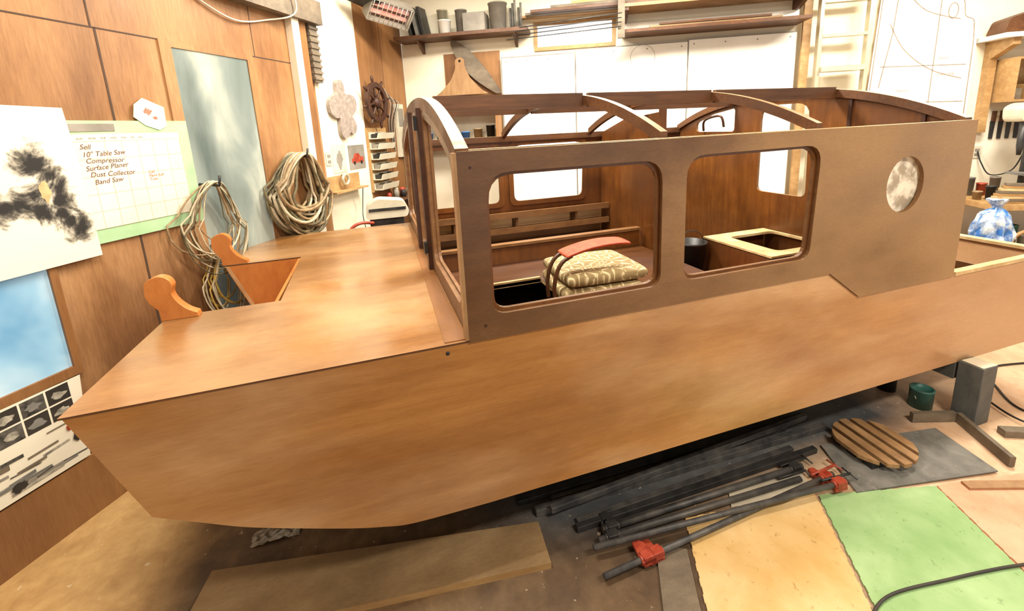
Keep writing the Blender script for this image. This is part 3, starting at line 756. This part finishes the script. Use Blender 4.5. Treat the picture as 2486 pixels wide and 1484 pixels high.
mkobj('extension_lead', MB().tube(cat([LP(2.2, 2.75, .02), LP(2.45, 2.62, .02), LP(2.7, 2.56, .02), LP(2.98, 2.62, .02), LP(3.17, 2.70, .12), LP(3.15, 2.9, .13)], 8), .006), M_CREAM, label='white cord drooping along plywood wall', category='cable')

cl = [(3.70, 2.235), (3.735, 2.27), (3.785, 2.265), (3.815, 2.22), (3.82, 2.155), (3.87, 2.15), (3.94, 2.14), (3.985, 2.09), (3.98, 2.02), (3.93, 1.975), (3.90, 1.95), (3.93, 1.91), (3.955, 1.86), (3.93, 1.80), (3.88, 1.785), (3.84, 1.80), (3.80, 1.76), (3.745, 1.745), (3.70, 1.79), (3.695, 1.87), (3.70, 1.93), (3.65, 1.93), (3.585, 1.97), (3.565, 2.04), (3.59, 2.10), (3.65, 2.13), (3.69, 2.16)]
cl.reverse()
mkobj('clover_cutout', MB().prism(cat2(cl, 4, True), .035, LM(.002)), M_STONE, label='grey mottled cloverleaf cutout hung on white wall', category='wall decoration', bevel=.006)
sw = empty('ship_wheel', tuple(LP(4.27, 1.83, .05)), 'dark wooden ship steering wheel with turned spokes on wall', 'ship wheel')
Mw = FR(LP(4.28, 2.09, .07), AL, ZL)
part('rim', MB().prism(circ(0, 0, .20, 40), .035, Mw, [circ(0, 0, .15, 40)]), M_DARKIN, sw, bevel=.004)
part('hub', MB().lathe([(.055, -.02), (.055, .04), (.03, .055), (0, .055)], Mw, 20), M_DARKIN, sw)
for i in range(8):
    a = 2*pi*i/8+.2; dx = Vector((math.cos(a), math.sin(a), 0)); c = Vector((0, 0, .017))
    rs = [(.04, .010), (.08, .014), (.11, .009), (.14, .012), (.195, .010), (.21, .013), (.235, .016), (.26, .010), (.265, .003)]
    part('spoke', MB().tube([Mw@(dx*d+c) for d, _ in rs], [r for _, r in rs], 8), M_DARKIN, sw)
part('axle', MB().tube([LP(4.28, 2.09, 0.002), LP(4.28, 2.09, .08)], .02), M_STEEL, sw)

pp = empty('photo_print', tuple(LP(3.66, 1.44, .004)), 'pale framed pencil picture pinned to white wall', 'picture')
part('print', MB().prism(rect(3.56, 1.44, 3.76, 1.70), .004, LM(.002)), M_CREAM, pp)
part('figure', MB().prism(blob(3.66, 1.56, .05, .09), .0006, LM(.0062)), M_GREYPL, pp)
pp = empty('photo_print', tuple(LP(3.94, 1.45, .004)), 'colour photo of a red vehicle pinned to wall', 'picture')
part('print', MB().prism(rect(3.81, 1.45, 4.08, 1.68), .004, LM(.002)), M_GREYPL, pp)
part('vehicle', MB().prism([(3.85, 1.51), (4.05, 1.51), (4.05, 1.56), (4.0, 1.565), (3.97, 1.60), (3.90, 1.60), (3.88, 1.56), (3.85, 1.55)], .0006, LM(.0062)), M_RED, pp)
part('vehicle_wheel', MB().prism(circ(3.89, 1.51, .018, 12), .0006, LM(.0069)), M_BLACK, pp)
part('vehicle_wheel', MB().prism(circ(4.01, 1.51, .018, 12), .0006, LM(.0069)), M_BLACK, pp)
hb = empty('hook_board', tuple(LP(3.6, 1.27, .03)), 'pale wooden bracket board with round hook', 'wall rack')
part('board', MB().prism(rect(3.39, 1.29, 3.90, 1.42), .03, LM(.002)), M_LUMBER, hb, bevel=.003)
part('shelf_plate', MB().prism(rect(3.39, 1.275, 3.90, 1.29), .12, LM(.002)), M_LUMBER, hb)
Mh = FR(LP(3.62, 1.38, .07), AL, ZL)
part('hook', MB().tube([Mh@Vector((.045*math.cos(a), .045*math.sin(a), 0)) for a in [2*pi*i/20 for i in range(20)]], .014, 8, True).tube([LP(3.62, 1.38+.045, .03), LP(3.62, 1.38+.045, .075)], .008), M_ALU, hb)
part('hanging_string', MB().tube(cat([LP(3.80, 1.28, .12), LP(3.83, 1.12, .08), LP(3.78, 1.0, .1), LP(3.84, .85, .08)], 6), .004), M_STEEL, hb)
mkobj('wall_outlet', MB().prism(rnd(rect(3.46, 1.52, 3.54, 1.64), .01), .008, LM(.001)).prism(rect(3.48, 1.54, 3.52, 1.565), .011, LM(.001), mi=1).prism(rect(3.48, 1.59, 3.52, 1.615), .011, LM(.001), mi=1), [M_CREAM, M_GREYPL], label='cream electrical outlet plate on white wall', category='outlet')
br = empty('bin_rack', tuple(LP(4.33, 1.2, .05)), 'narrow rack of white parts bins on plywood', 'bin rack')
part('back_board', MB().prism(rect(4.14, 1.18, 4.53, 1.84), .015, LM(.002)), M_LUMBER, br)
for i in range(6):
    z = 1.20+i*.105
    mb = MB().prism([(0, 0), (.10, .0), (.12, .06), (.11, .06), (.09, .01), (.01, .01), (.01, .07), (0, .07)], .33, FR(LP(4.50, z, .018), NL, ZL))
    part('bin', mb, M_CREAM, br)
    mb = MB()
    for k in range(4): mb.box(LP(4.21+k*.08, z+.03+.01*(k % 2), .065), (.05, .05, .045), LAX)
    part('bin_contents', mb, M_STEEL if i % 2 else M_GREYPL, br)
mb = MB().prism(rect(4.78, 1.50, 4.94, 2.10), .04, LM(.002)).prism(rect(4.80, 1.85, 4.92, 2.05), .045, LM(.002), mi=1).prism(rect(4.83, 1.6, 4.90, 1.7), .05, LM(.002), mi=1)
mkobj('breaker_panel', mb, [M_CREAM, M_GREYPL], label='white electrical breaker panel with grey door', category='electrical panel', bevel=.003)
ct = empty('cable_bunch', tuple(LP(4.62, 1.6, .03)), 'tangle of dark cords hanging beside ship wheel', 'cables')
for k in range(5):
    part('cord', MB().tube(cat([LP(4.56+k*.03, 2.25-.03*k, .03), LP(4.59+k*.03, 2.1, .07+.01*k), LP(4.56+k*.03, 1.9, .05), LP(4.60+k*.02, 1.75-.05*k, .03)], 6), .005, 6), M_STEEL if k % 2 else M_GREYPL, ct)
cs = empty('tool_shelf', tuple(LP(4.6, 1.05, .1)), 'small wall shelf with rusty tins and tools', 'shelf')
part('shelf_board', MB().prism(rect(4.30, 1.05, 4.90, 1.07), .2, LM(.002)), M_BEAM, cs)
for i in range(7):
    T = Matrix.Translation(LP(4.36+i*.078, 1.071, .07+.05*(i % 2)))
    mkobj('tin', MB().lathe([(.03, 0), (.03, .06+.02*(i % 3)), (.02, .075+.02*(i % 3)), (0, .075+.02*(i % 3))], T, 14), [M_RED, M_GREYPL, M_CREAM, M_STEEL][i % 4], label='small tin standing on tool shelf', category='tin', group='tins on the tool shelf')
ht = empty('electric_heater', tuple(LP(4.24, 2.85, .3)), 'metal quartz heater glowing pink hung from ceiling', 'heater')
hm = Matrix.Translation(LP(4.26, 2.93, .33))@Matrix.Rotation(D(15), 4, 'Z')@Matrix.Rotation(D(40), 4, 'X')@Matrix.Rotation(D(12), 4, 'Y')
def hx(c, s_):
    m_ = MB().box(c, s_); m_.v = [hm@v for v in m_.v]; return m_
mb = hx((0, .07, 0), (.42, .02, .2))
for c, s_ in (((-.21, 0, 0), (.015, .14, .2)), ((.21, 0, 0), (.015, .14, .2)), ((0, 0, .1), (.42, .14, .015)), ((0, 0, -.1), (.42, .14, .015))):
    k = hx(c, s_); mb.add(k.v, k.f)
part('housing', mb, M_GREYPL, ht)
for z in (-.04, .03): part('heating_element', MB().tube([hm@Vector((-.2, .02, z)), hm@Vector((.2, .02, z))], .022), M_HEAT, ht)
mb = MB()
for i in range(9): mb.tube([hm@Vector((-.19+i*.047, -.07, -.1)), hm@Vector((-.19+i*.047, -.07, .1))], .003, 6)
part('guard_grille', mb, M_ALU, ht)
part('bracket', MB().tube([hm@Vector((0, .08, .1)), LP(4.26, 3.1, .3), LP(4.26, 3.5, .3)], .01).box(LP(4.05, 2.99, .2), (.35, .2, .03), LAX), M_STEEL, ht)

om = empty('outboard_motor', (.11, 4.2, 0), 'old cream outboard motor clamped on wooden stand', 'outboard motor')
pr = rnd([(-.19, 0), (.17, 0), (.19, .06), (.15, .15), (-.08, .18), (-.18, .12)], .04)
part('cowl', MB().prism([(.11+a, 1.03+b) for a, b in pr], .2, XZ(4.3)), M_CREAM, om, bevel=.02)
part('cowl_stripe', MB().bb((-.05, 4.095, 1.10), (.27, 4.099, 1.125)), M_STEEL, om)
part('powerhead_base', MB().bb((-.05, 4.12, .95), (.25, 4.28, 1.03)), M_STEEL, om, bevel=.01)
part('leg', MB().prism([(.05, .3), (.16, .3), (.18, .95), (.04, .95)], .06, XZ(4.23)).prism([(0, .24), (.2, .24), (.16, .32), (.04, .32)], .05, XZ(4.225)), M_CREAM, om, bevel=.008)
part('tiller', MB().tube(cat([(-.02, 4.1, 1.0), (-.12, 4.05, 1.02), (-.2, 4.03, .99), (-.22, 4.03, .93), (-.15, 4.03, .88)], 6), .014).tube([(.1, 4.08, .93), (-.18, 4.06, .96)], .012), M_RED, om)
part('stand', MB().bb((-.2, 4.24, .80), (.4, 4.29, .92)).bb((-.18, 4.24, 0), (-.13, 4.29, .80)).bb((.33, 4.24, 0), (.38, 4.29, .80)).bb((-.22, 4.05, 0), (-.11, 4.42, .05)).bb((.31, 4.05, 0), (.4, 4.42, .05)), M_LUMBER, om)

# ================================================================== BACK WALL THINGS
ws = empty('wall_shelf', tuple(BP(-1.4, 2.78, .15)), 'long dark wooden shelf on white wall', 'shelf')
part('shelf_board', MB().prism(rect(-2.15, 2.78, -.66, 2.815), .30, BM(.002)), M_BEAM, ws)
for s in (-1.9, -.8): part('bracket', MB().prism([(0, 0), (.20, 0), (.0, -.12)], .03, FR(BP(s, 2.779, .002), -NB, ZL)), M_BEAM, ws)
for i in range(3):
    mb = MB().box(BP(-1.96+i*.075, 2.965, .15), (.035, .22, .30), (AB, NB, ZL))
    o = mkobj('binder', mb, [M_BLACK, M_GREYMAT, M_BLACK][i], label='dark upright folder leaning on shelf', category='folder', group='folders on the wall shelf', bevel=.003)
    o.rotation_euler = (0, -.18, 0); o.location.z += .008
def pail(s, off_, r, h, m, lab, g='pails on the wall shelf', z=2.816, nm='pail'):
    T = Matrix.Translation(BP(s, z, off_))
    mkobj(nm, MB().lathe([(r*.85, 0), (r, h), (r*1.06, h), (r*1.06, h+.012), (r*.95, h+.012), (r*.82, .015), (0, .015)], T), m, label=lab, category='bucket', group=g)
pail(-1.58, .21, .07, .13, M_SHEET, 'small white tub on wall shelf'); pail(-1.42, .09, .065, .25, M_GREYPL, 'grey pail on wall shelf')
pail(-1.64, .075, .06, .27, M_ALU, 'pale pail at back of wall shelf'); pail(-.99, .15, .10, .27, M_GREYPL, 'grey lidded pail on wall shelf')
mb = MB().box(BP(-1.235, 2.816+.01, .16), (.24, .22, .02), BAX)
for a in (-1, 1): mb.box(BP(-1.235+a*.115, 2.91, .16), (.012, .22, .19), BAX); mb.box(BP(-1.235, 2.91, .16+a*.105), (.22, .012, .19), BAX)
mkobj('crate', mb, M_GREYPL, label='grey plastic crate with dark handle slot', category='crate', bevel=.003)
tb2 = empty('tube_bundle', tuple(BP(-.8, 2.817, .1)), 'bundle of dark grey tubes on wall shelf', 'tubes')
for i in range(5): part('tube', MB().tube([BP(-.86+i*.030, 2.817, .1+.03*(i % 3)), BP(-.86+i*.030, 3.05+.04*(i % 3), .1+.03*(i % 3))], .013, 8), M_GREYMAT, tb2)

mkobj('plywood_sheet', MB().prism(rect(-1.68, 1.98, -1.02, 2.64), .012, BM(.002)), M_PLY2, label='brown plywood sheet fixed on white wall', category='wood sheet')
rb = [(-1.56, 2.76), (-1.50, 2.76), (-1.36, 2.66), (-1.18, 2.45), (-1.02, 2.20), (-1.04, 2.17), (-1.10, 2.19), (-1.30, 2.33), (-1.46, 2.50), (-1.55, 2.68)]
mkobj('rudder_blade', MB().prism(cat2(rb, 5, True), .03, BM(.06)), M_GREYWOOD, label='grey leaf-shaped wooden rudder blade on wall', category='rudder', bevel=.006)
tb = [(-1.52, 2.56), (-1.46, 2.585), (-1.41, 2.56), (-1.41, 2.48), (-1.36, 2.36), (-1.22, 2.21), (-1.14, 2.17), (-1.78, 2.17), (-1.70, 2.22), (-1.58, 2.34), (-1.52, 2.46)]
mkobj('wooden_template', MB().prism(rnd(tb, .03, 3), .02, BM(.10), [circ(-1.465, 2.54, .015, 12)]), M_EDGE, label='pale flared wooden template with hanging hole', category='template', bevel=.003)
for (a, b, z, lab) in ((-1.0, -.172, 2.555, 'short white hardboard sheet'), (-.168, 1.008, 2.585, 'white hardboard sheet with faint pencil circle'), (1.012, 2.06, 2.60, 'white hardboard sheet with screw heads')):
    mb = MB().prism(rect(a, .5, b, z), .015, BM(.04), emi=1)
    for q in range(4): mb.prism(circ(a+.06+q*(b-a-.12)/3, z-.05, .008, 8), .017, BM(.04), mi=1)
    mb.prism(rect(a, .5, a+.010, z), .0165, BM(.04), mi=1)
    mb.prism(rect(a+.01, z-.010, b, z), .0165, BM(.04), mi=1)
    if a > -.5 and a < .5:
        mb.prism(circ(.55, 2.45, .13, 40), .0155, BM(.04), [circ(.55, 2.45, .126, 40)], mi=1)
    mkobj('white_sheet', mb, [M_SHEET, M_GREYPL], label=lab, category='panel', group='white sheets against back wall')
lr = empty('lumber_rack', tuple(BP(1.0, 2.6, .15)), 'wall rack with grey upright and long timber shelf', 'lumber rack')
part('upright', MB().prism(rect(.27, 2.60, .335, 3.48), .05, BM(.40)), M_GREYWOOD, lr)
part('shelf_plank', MB().prism(rect(.34, 2.66, 2.06, 2.69), .35, BM(.02)), M_BEAM, lr)
part('shelf_plank', MB().prism(rect(.34, 2.90, 2.06, 2.93), .35, BM(.02)), M_LUMBER, lr)
part('shelf_face', MB().prism(rect(.34, 2.701, 2.06, 2.80), .02, BM(.05)), M_SHEET, lr)
for s in (2.05, .38): part('bracket', MB().prism([(.0, 0), (.34, 0), (.34, -.03), (.1, -.10), (0, -.10)], .04, FR(BP(s, 2.899, .02), -NB, ZL)), M_BEAM, lr)
for i in range(15):
    z = 2.931+.0252*(i//3); o = .04+.11*(i % 3)
    mb = MB().prism(rect(-.75+.07*i, z, 1.95+.015*i, z+.024), .09, BM(o))
    mkobj('lumber_board', mb, [M_LUMBER, M_GREYWOOD, M_BEAM, M_EDGE][i % 4], label='long thin timber board stored on wall rack', category='board', group='boards on the lumber rack')
for i in range(3):
    mb = MB().prism(rect(.5+.1*i, 2.691+.021*i, 1.95-.1*i, 2.710+.021*i), .1, BM(.12+.01*i))
    mkobj('lumber_board', mb, [M_LUMBER, M_FBOARD, M_BEAM][i % 3], label='timber board stacked on lower rack shelf', category='board', group='boards on the lumber rack')
for i in range(4):
    mb = MB().tube([BP(-.85+.05*i, 2.66+.03*i, .47+.03*i), BP(.30, 2.70+.035*i, .47+.03*i)], .005, 6)
    mkobj('metal_rod', mb, M_STEEL, label='thin metal rod resting on rack end', category='rod', group='rods on the lumber rack')
ld = empty('ladder', tuple(BP(2.44, 0, .4)), 'aluminium stepladder standing folded against the wall', 'ladder')
for s in (2.22, 2.65): part('rail', MB().box(BP(s, 1.62, .16), (.035, .07, 3.22), BAX), M_ALU, ld, bevel=.003)
for i in range(9):
    z = .3+i*.315
    part('rung', MB().box(BP(2.435, z+.01, .16), (.395, .075 if i != 6 else .14, .028 if i != 6 else .05), BAX), M_ALU, ld)
mkobj('plank', MB().box(BP(2.13, 1.65, .09), (.075, .03, 3.3), BAX), M_LUMBER, label='tall pale plank leaning beside the ladder', category='plank')
ts = empty('template_sheet', tuple(BP(3.2, .9, .03)), 'tall white template sheet with faint pencilled curves', 'panel')
op = [(2.72, .9), (3.68, .9), (3.66, 2.40), (3.64, 2.62), (3.56, 2.64), (3.54, 2.78), (3.42, 2.90), (3.30, 2.92), (2.98, 2.96), (2.80, 2.90)]
part('sheet', MB().prism(rnd(op, .04, 3), .012, BM(.03), emi=1), [M_SHEET, M_EDGE], ts)
def pl(pts, w=.008):
    m_ = MB()
    for a, b in zip(pts[:-1], pts[1:]):
        A = Vector((a[0], a[1], 0)); B_ = Vector((b[0], b[1], 0)); d = (B_-A)
        if d.length < 1e-6: continue
        n = Vector((-d.y, d.x, 0)).normalized()*w/2
        m_.prism([(A+n)[:2], (A-n)[:2], (B_-n)[:2], (B_+n)[:2]], .0006, BM(.0422))
    return m_
edge_ = rnd([(2.745, .92), (3.655, .92), (3.635, 2.39), (3.615, 2.595), (3.535, 2.615), (3.515, 2.765), (3.41, 2.875), (3.30, 2.895), (2.985, 2.935), (2.815, 2.88)], .04, 3)
for q in (cat2([(2.90, 2.60), (3.05, 2.35), (3.30, 2.15), (3.58, 2.05)]), [(3.32, 2.88), (3.32, 1.0)], [(2.85, 2.2), (3.6, 2.18)], [(3.43+.04*math.cos(a), 2.68+.07*math.sin(a)) for a in [2*pi*i/20 for i in range(21)]], [(2.95, 2.9), (2.93, 2.5), (2.86, 2.0)], cat2([(3.0, 2.9), (3.2, 2.7), (3.5, 2.6)]), [(2.9, 1.85), (3.62, 1.83)], edge_+edge_[:1]):
    part('pencil_line', pl(q), M_PENCIL, ts)
for q in ((3.36, 2.24, 'Deck'), (3.36, 2.09, 'Cabin top'), (3.02, 1.95, 'Station')):
    txt(q[2], .038, BM(.0425)@Matrix.Translation((q[0], q[1], 0)), M_LRED, ts, 'pencil_note')
st = empty('storage_shelf', tuple(BP(-1.5, 0, .2)), 'brown shelving unit against the white wall', 'shelf')
for z in (1.60, 1.95): part('shelf_board', MB().prism(rect(-1.97, z, -1.05, z+.025), .26, BM(.02)), M_PLY2, st)
for a in (-2.0, -1.05): part('shelf_side', MB().prism(rect(a, .0, a+.03, 1.98), .26, BM(.02)), M_PLY2, st)
part('shelf_divider', MB().prism(rect(-1.5, 1.2, -1.48, 1.6), .26, BM(.02)), M_PLY2, st)
for i, m in enumerate((M_BLUE, M_STEEL, M_CREAM, M_BLUE, M_TAN, M_BLACK)):
    pail(-1.89+.15*i, .15, .05, .12+.03*(i % 3), m, 'small can on storage shelf' if m not in (M_BLUE,) else 'small blue can on storage shelf', 'cans on the storage shelf', 1.6255, 'can')
for i, m in enumerate((M_STEEL, M_RED, M_GREYPL, M_BLUE, M_BLACK, M_TAN)):
    pail(-1.89+.15*i, .15, .05, .10+.03*(i % 2), m, 'small tin on top of storage shelf', 'cans on the storage shelf', 1.9755, 'can')
rs = empty('bracket_shelf', tuple(BP(4.2, 2.3, .2)), 'white shelf on chunky timber brackets', 'shelf')
part('shelf_board', MB().prism(rect(3.68, 2.37, 5.2, 2.41), .34, BM(.002)), M_SHEET, rs)
for s in (3.80, 4.7):
    part('bracket', MB().prism([(0, 0), (.3, 0), (.3, -.06), (.08, -.16), (.08, -.85), (0, -.85)], .06, FR(BP(s+.03, 2.369, .002), -NB, ZL)), M_LUMBER, rs)
mkobj('wood_block', MB().prism(rnd([(3.70, 2.411), (4.15, 2.411), (4.2, 2.55), (4.0, 2.62), (3.74, 2.54)], .03), .2, BM(.08)), M_BEAM, label='rough brown timber chunk on bracket shelf', category='wood block', bevel=.01)
cb = empty('wall_cabinet', tuple(BP(4.3, 1.9, .15)), 'open plywood wall cubby beneath bracket shelf', 'cabinet')
mb = MB().prism(rect(3.85, 1.80, 4.66, 2.20), .02, BM(.002)).prism(rect(3.85, 1.80, 3.87, 2.20), .26, BM(.022)).prism(rect(4.64, 1.80, 4.66, 2.20), .26, BM(.022)).prism(rect(3.87, 1.80, 4.64, 1.82), .26, BM(.022)).prism(rect(3.87, 2.18, 4.64, 2.20), .26, BM(.022))
part('cabinet_box', mb, M_LUMBER, cb)
for i in range(7): mkobj('small_box', MB().box(BP(3.93+i*.1, 1.8205+.05+.02*(i % 3), .15), (.07, .15, .10+.04*(i % 3)), BAX), [M_GREYWOOD, M_LUMBER, M_CREAM][i % 3], label='small box stored in wall cubby', category='box', group='boxes in the wall cubby')
dp = empty('drill_press', tuple(BP(3.93, .9, .40)), 'grey drill press with pale motor housing on bench', 'drill press')
c = BP(3.95, 0, .40)
part('column', MB().tube([c+ZL*.93, c+ZL*1.60], .025, 16), M_STEEL, dp)
part('head', MB().prism(rnd([(-.16, 1.62), (.26, 1.60), (.30, 1.70), (.24, 1.78), (-.10, 1.79), (-.17, 1.75)], .05), .2, FR(c+NB*.10, AB, ZL)), M_CREAM, dp, bevel=.02)
part('motor', MB().prism(rect(-.03, 1.44, .12, 1.61), .14, FR(c+NB*.07, AB, ZL)), M_GREYMAT, dp, bevel=.02)
part('chuck', MB().lathe([(.015, 1.32), (.025, 1.40), (.03, 1.62)], Matrix.Translation(c-NB*.05-AB*.10), 16), M_STEEL, dp)
for q in (.2, -.04): part('feed_handle', MB().tube([c-NB*.08+AB*.08+ZL*1.5, c-NB*.15+AB*q+ZL*1.38], .007), M_STEEL, dp)
part('base', MB().box(c+ZL*.915, (.24, .28, .028), BAX), M_GREYMAT, dp)
part('table', MB().box(c-NB*.06+ZL*1.15, (.22, .2, .02), BAX), M_GREYMAT, dp)
tbm = empty('workbench', tuple(BP(4.4, 0, .4)), 'cluttered wooden workbench along the white wall', 'workbench')
part('bench_top', MB().prism(rect(3.55, .85, 6.2, .90), .65, BM(.045)), M_LUMBER, tbm)
for s in (3.62, 6.0):
    for o in (.1, .6): part('leg', MB().box(BP(s, .4245, o), (.08, .08, .849), BAX), M_LUMBER, tbm)
part('lower_shelf', MB().prism(rect(3.67, .35, 5.9, .38), .5, BM(.08)), M_GREYWOOD, tbm)
for i in range(8):
    a = Vector((.9, -.35-.12*i, 0)).normalized()
    p = BP(3.72+.010*i, .9+.011+.0225*i, .62-.004*i)
    mkobj('wood_offcut', MB().box(p, (.32-.02*i, .07, .02), (a, Vector((-a.y, a.x, 0)), ZL)), [M_LUMBER, M_GREYWOOD, M_PALE][i % 3], label='loose wood offcut stacked on workbench', category='offcut', group='offcuts on the workbench')
for i in range(5):
    pail(4.18+.13*i, .3+.06*(i % 2), .05, .10+.05*(i % 3), [M_GREYPL, M_CREAM, M_STEEL, M_RED, M_TAN][i], 'small container standing on workbench', 'containers on the workbench', .9005, 'can')
for i in range(4):
    pail(3.62+.11*i, .13, .04, .11+.06*(i % 2), [M_CREAM, M_GREYMAT, M_RED, M_GREYPL][i], 'small container standing on workbench', 'containers on the workbench', .9005, 'can')
for i in range(2):
    pail(3.63+.09*i, .38+.02*i, .036, .07+.05*(i % 2), [M_TAN, M_STEEL, M_CREAM][i], 'small container standing on workbench', 'containers on the workbench', .9005, 'can')
for i in range(6):
    pail(3.76+.13*i, .3, .05, .14+.05*(i % 3), [M_STEEL, M_GREYPL, M_TEAL, M_CREAM, M_BLACK, M_TAN][i], 'paint tin stored on bench lower shelf', 'tins under the workbench', .3805, 'can')
for i in range(4):
    s = 3.92+.07*i
    ht_ = empty('hand_tool', tuple(BP(s, 1.45, .01)), 'hand tool with brown wooden handle hung on wall', 'hand tool', 'hand tools on the wall')
    part('blade', MB().prism([(s, 1.45), (s+.03, 1.45), (s+.035, 1.62), (s-.005, 1.62)], .010, BM(.003)), M_STEEL, ht_)
    part('handle', MB().prism(rect(s, 1.62, s+.03, 1.72), .02, BM(.003)), M_BEAM, ht_)
for i in range(4):
    h_ = .72+.08*(i % 2)
    mkobj('leaning_board', MB().box(BP(4.32+.11*i, .9005+h_/2, .56+.02*i), (.09, .02, h_), BAX), [M_LUMBER, M_EDGE, M_GREYWOOD, M_PALE][i], label='short timber board standing upright on workbench', category='board', group='boards standing on the workbench')
sto = empty('stool', tuple(BP(3.34, 0, .98)), 'low pale wooden stool beside the workbench', 'stool')
part('seat', MB().box(BP(3.34, .60, .98), (.34, .30, .03), BAX), M_LUMBER, sto)
for a in (-.13, .13):
    for b in (-.11, .11): part('leg', MB().box(BP(3.34+a, .292, .98+b), (.04, .04, .584), BAX), M_LUMBER, sto)
random.seed(12)
vs = []; fs_ = []; prf = [(.01, 0), (.10, .004), (.125, .05), (.12, .10), (.11, .16), (.10, .21), (.085, .26), (.05, .30), (.022, .325), (.045, .36), (.06, .39), (.02, .37)]
ng = 26
for r_, z_ in prf:
    for k in range(ng):
        a = 2*pi*k/ng
        rr = r_*(1+(.16 if k % 2 else -.10)*(z_ > .01)+random.uniform(-.12, .12))
        vs.append(tuple(BP(3.34, .617+z_+random.uniform(-.008, .008)*(z_ > .01), .98)+Vector((rr*math.cos(a), rr*math.sin(a), 0))))
for i in range(len(prf)-1):
    for k in range(ng):
        l = (k+1) % ng
        fs_.append((i*ng+k, i*ng+l, (i+1)*ng+l)); fs_.append((i*ng+k, (i+1)*ng+l, (i+1)*ng+k))
mkobj('plastic_bag', MB().add(vs, fs_), M_BAG, label='crumpled blue and white plastic bag on low stool', category='bag')
chr_ = empty('wooden_chair', tuple(BP(3.75, 0, .95)), 'bentwood chair with curved arm beside workbench', 'chair')
part('seat', MB().box(BP(3.80, .45, 1.02), (.40, .38, .03), BAX), M_LUMBER, chr_, bevel=.006)
for a in (-.17, .17):
    for b in (-.15, .15): part('leg', MB().box(BP(3.80+a, .2175, 1.02+b), (.035, .035, .434), BAX), M_LUMBER, chr_)
for b in (-.17, .17):
    part('armrest', MB().tube(cat([BP(3.62, .466, 1.02+b), BP(3.60, .62, 1.02+b), BP(3.70, .70, 1.02+b), BP(3.88, .70, 1.02+b), BP(3.98, .62, 1.02+b)], 6), .016), M_LUMBER, chr_)
part('backrest', MB().tube(cat([BP(3.98, .466, .84), BP(4.0, .85, .86), BP(4.02, .95, 1.02), BP(4.0, .85, 1.18), BP(3.98, .466, 1.20)], 8), .016), M_LUMBER, chr_)
mkobj('wall_outlet', MB().prism(rnd(rect(3.80, 1.26, 3.88, 1.38), .01), .008, BM(.001)).prism(rect(3.82, 1.285, 3.86, 1.31), .011, BM(.001), mi=1).prism(rect(3.82, 1.33, 3.86, 1.355), .011, BM(.001), mi=1), [M_CREAM, M_GREYPL], label='cream wall outlet plate above workbench', category='outlet')
mkobj('extension_lead', MB().tube(cat([BP(3.84, 1.33, .018), BP(3.86, 1.22, .05), BP(3.92, 1.10, .1), BP(4.05, 1.15, .16), BP(4.10, 1.35, .2)], 8), .006), M_BLACK, label='black cord from outlet to drill press', category='cable')

# ================================================================== LIGHT
def area(name, loc, sx, sy, e, col=(1, .93, .80)):
    l = bpy.data.lights.new(name, 'AREA'); l.shape = 'RECTANGLE'; l.size = sx; l.size_y = sy; l.energy = e; l.color = col
    o = bpy.data.objects.new(name, l); o.location = loc; COL.objects.link(o); return o
for i, (x, y, e) in enumerate(((-.3, 1.5, 95), (2.0, 3.3, 150), (4.3, 1.9, 135), (1.8, -.7, 120), (.5, 3.6, 95))):  # unseen lamps added overhead to fill the room and the hull side
    mkobj('fill_light_housing', MB().bb((x-.65, y-.15, 3.44), (x+.65, y+.15, 3.4995)), M_CREAM, label='long unseen housing added above a fill lamp', category='added fill light', group='added unseen fill lamps')
    area('fill_lamp', (x, y, 3.43), 1.25, .28, e)
w = bpy.data.worlds.new('world'); SC.world = w; w.use_nodes = True
bg = w.node_tree.nodes['Background']; bg.inputs[0].default_value = (1.0, .95, .86, 1); bg.inputs[1].default_value = .80

# ================================================================== CAMERA
Xc = Vector((3447, -388, 1083)).normalized(); Dc = Vector((240, 5167, 1083)).normalized()
Xc = (Xc-Dc*Xc.dot(Dc)).normalized(); Yc = Dc.cross(Xc)
if Yc.z < 0: Yc = -Yc
f = lambda v: Vector((v.x, -v.y, -v.z))
Rm = Matrix((f(Xc), f(Yc), f(-Dc)))
cam = bpy.data.cameras.new('camera'); co = bpy.data.objects.new('camera', cam); COL.objects.link(co)
co.matrix_world = Matrix.Translation((0, 0, 1.77))@Rm.to_4x4()
cam.sensor_fit = 'HORIZONTAL'; cam.sensor_width = 36; cam.lens = 1083/2486*36
cam.shift_x = -10/2486; cam.shift_y = -204/2486; cam.clip_start = .02
SC.camera = co
for o in bpy.data.objects:
    if '_loc' in o: del o['_loc']
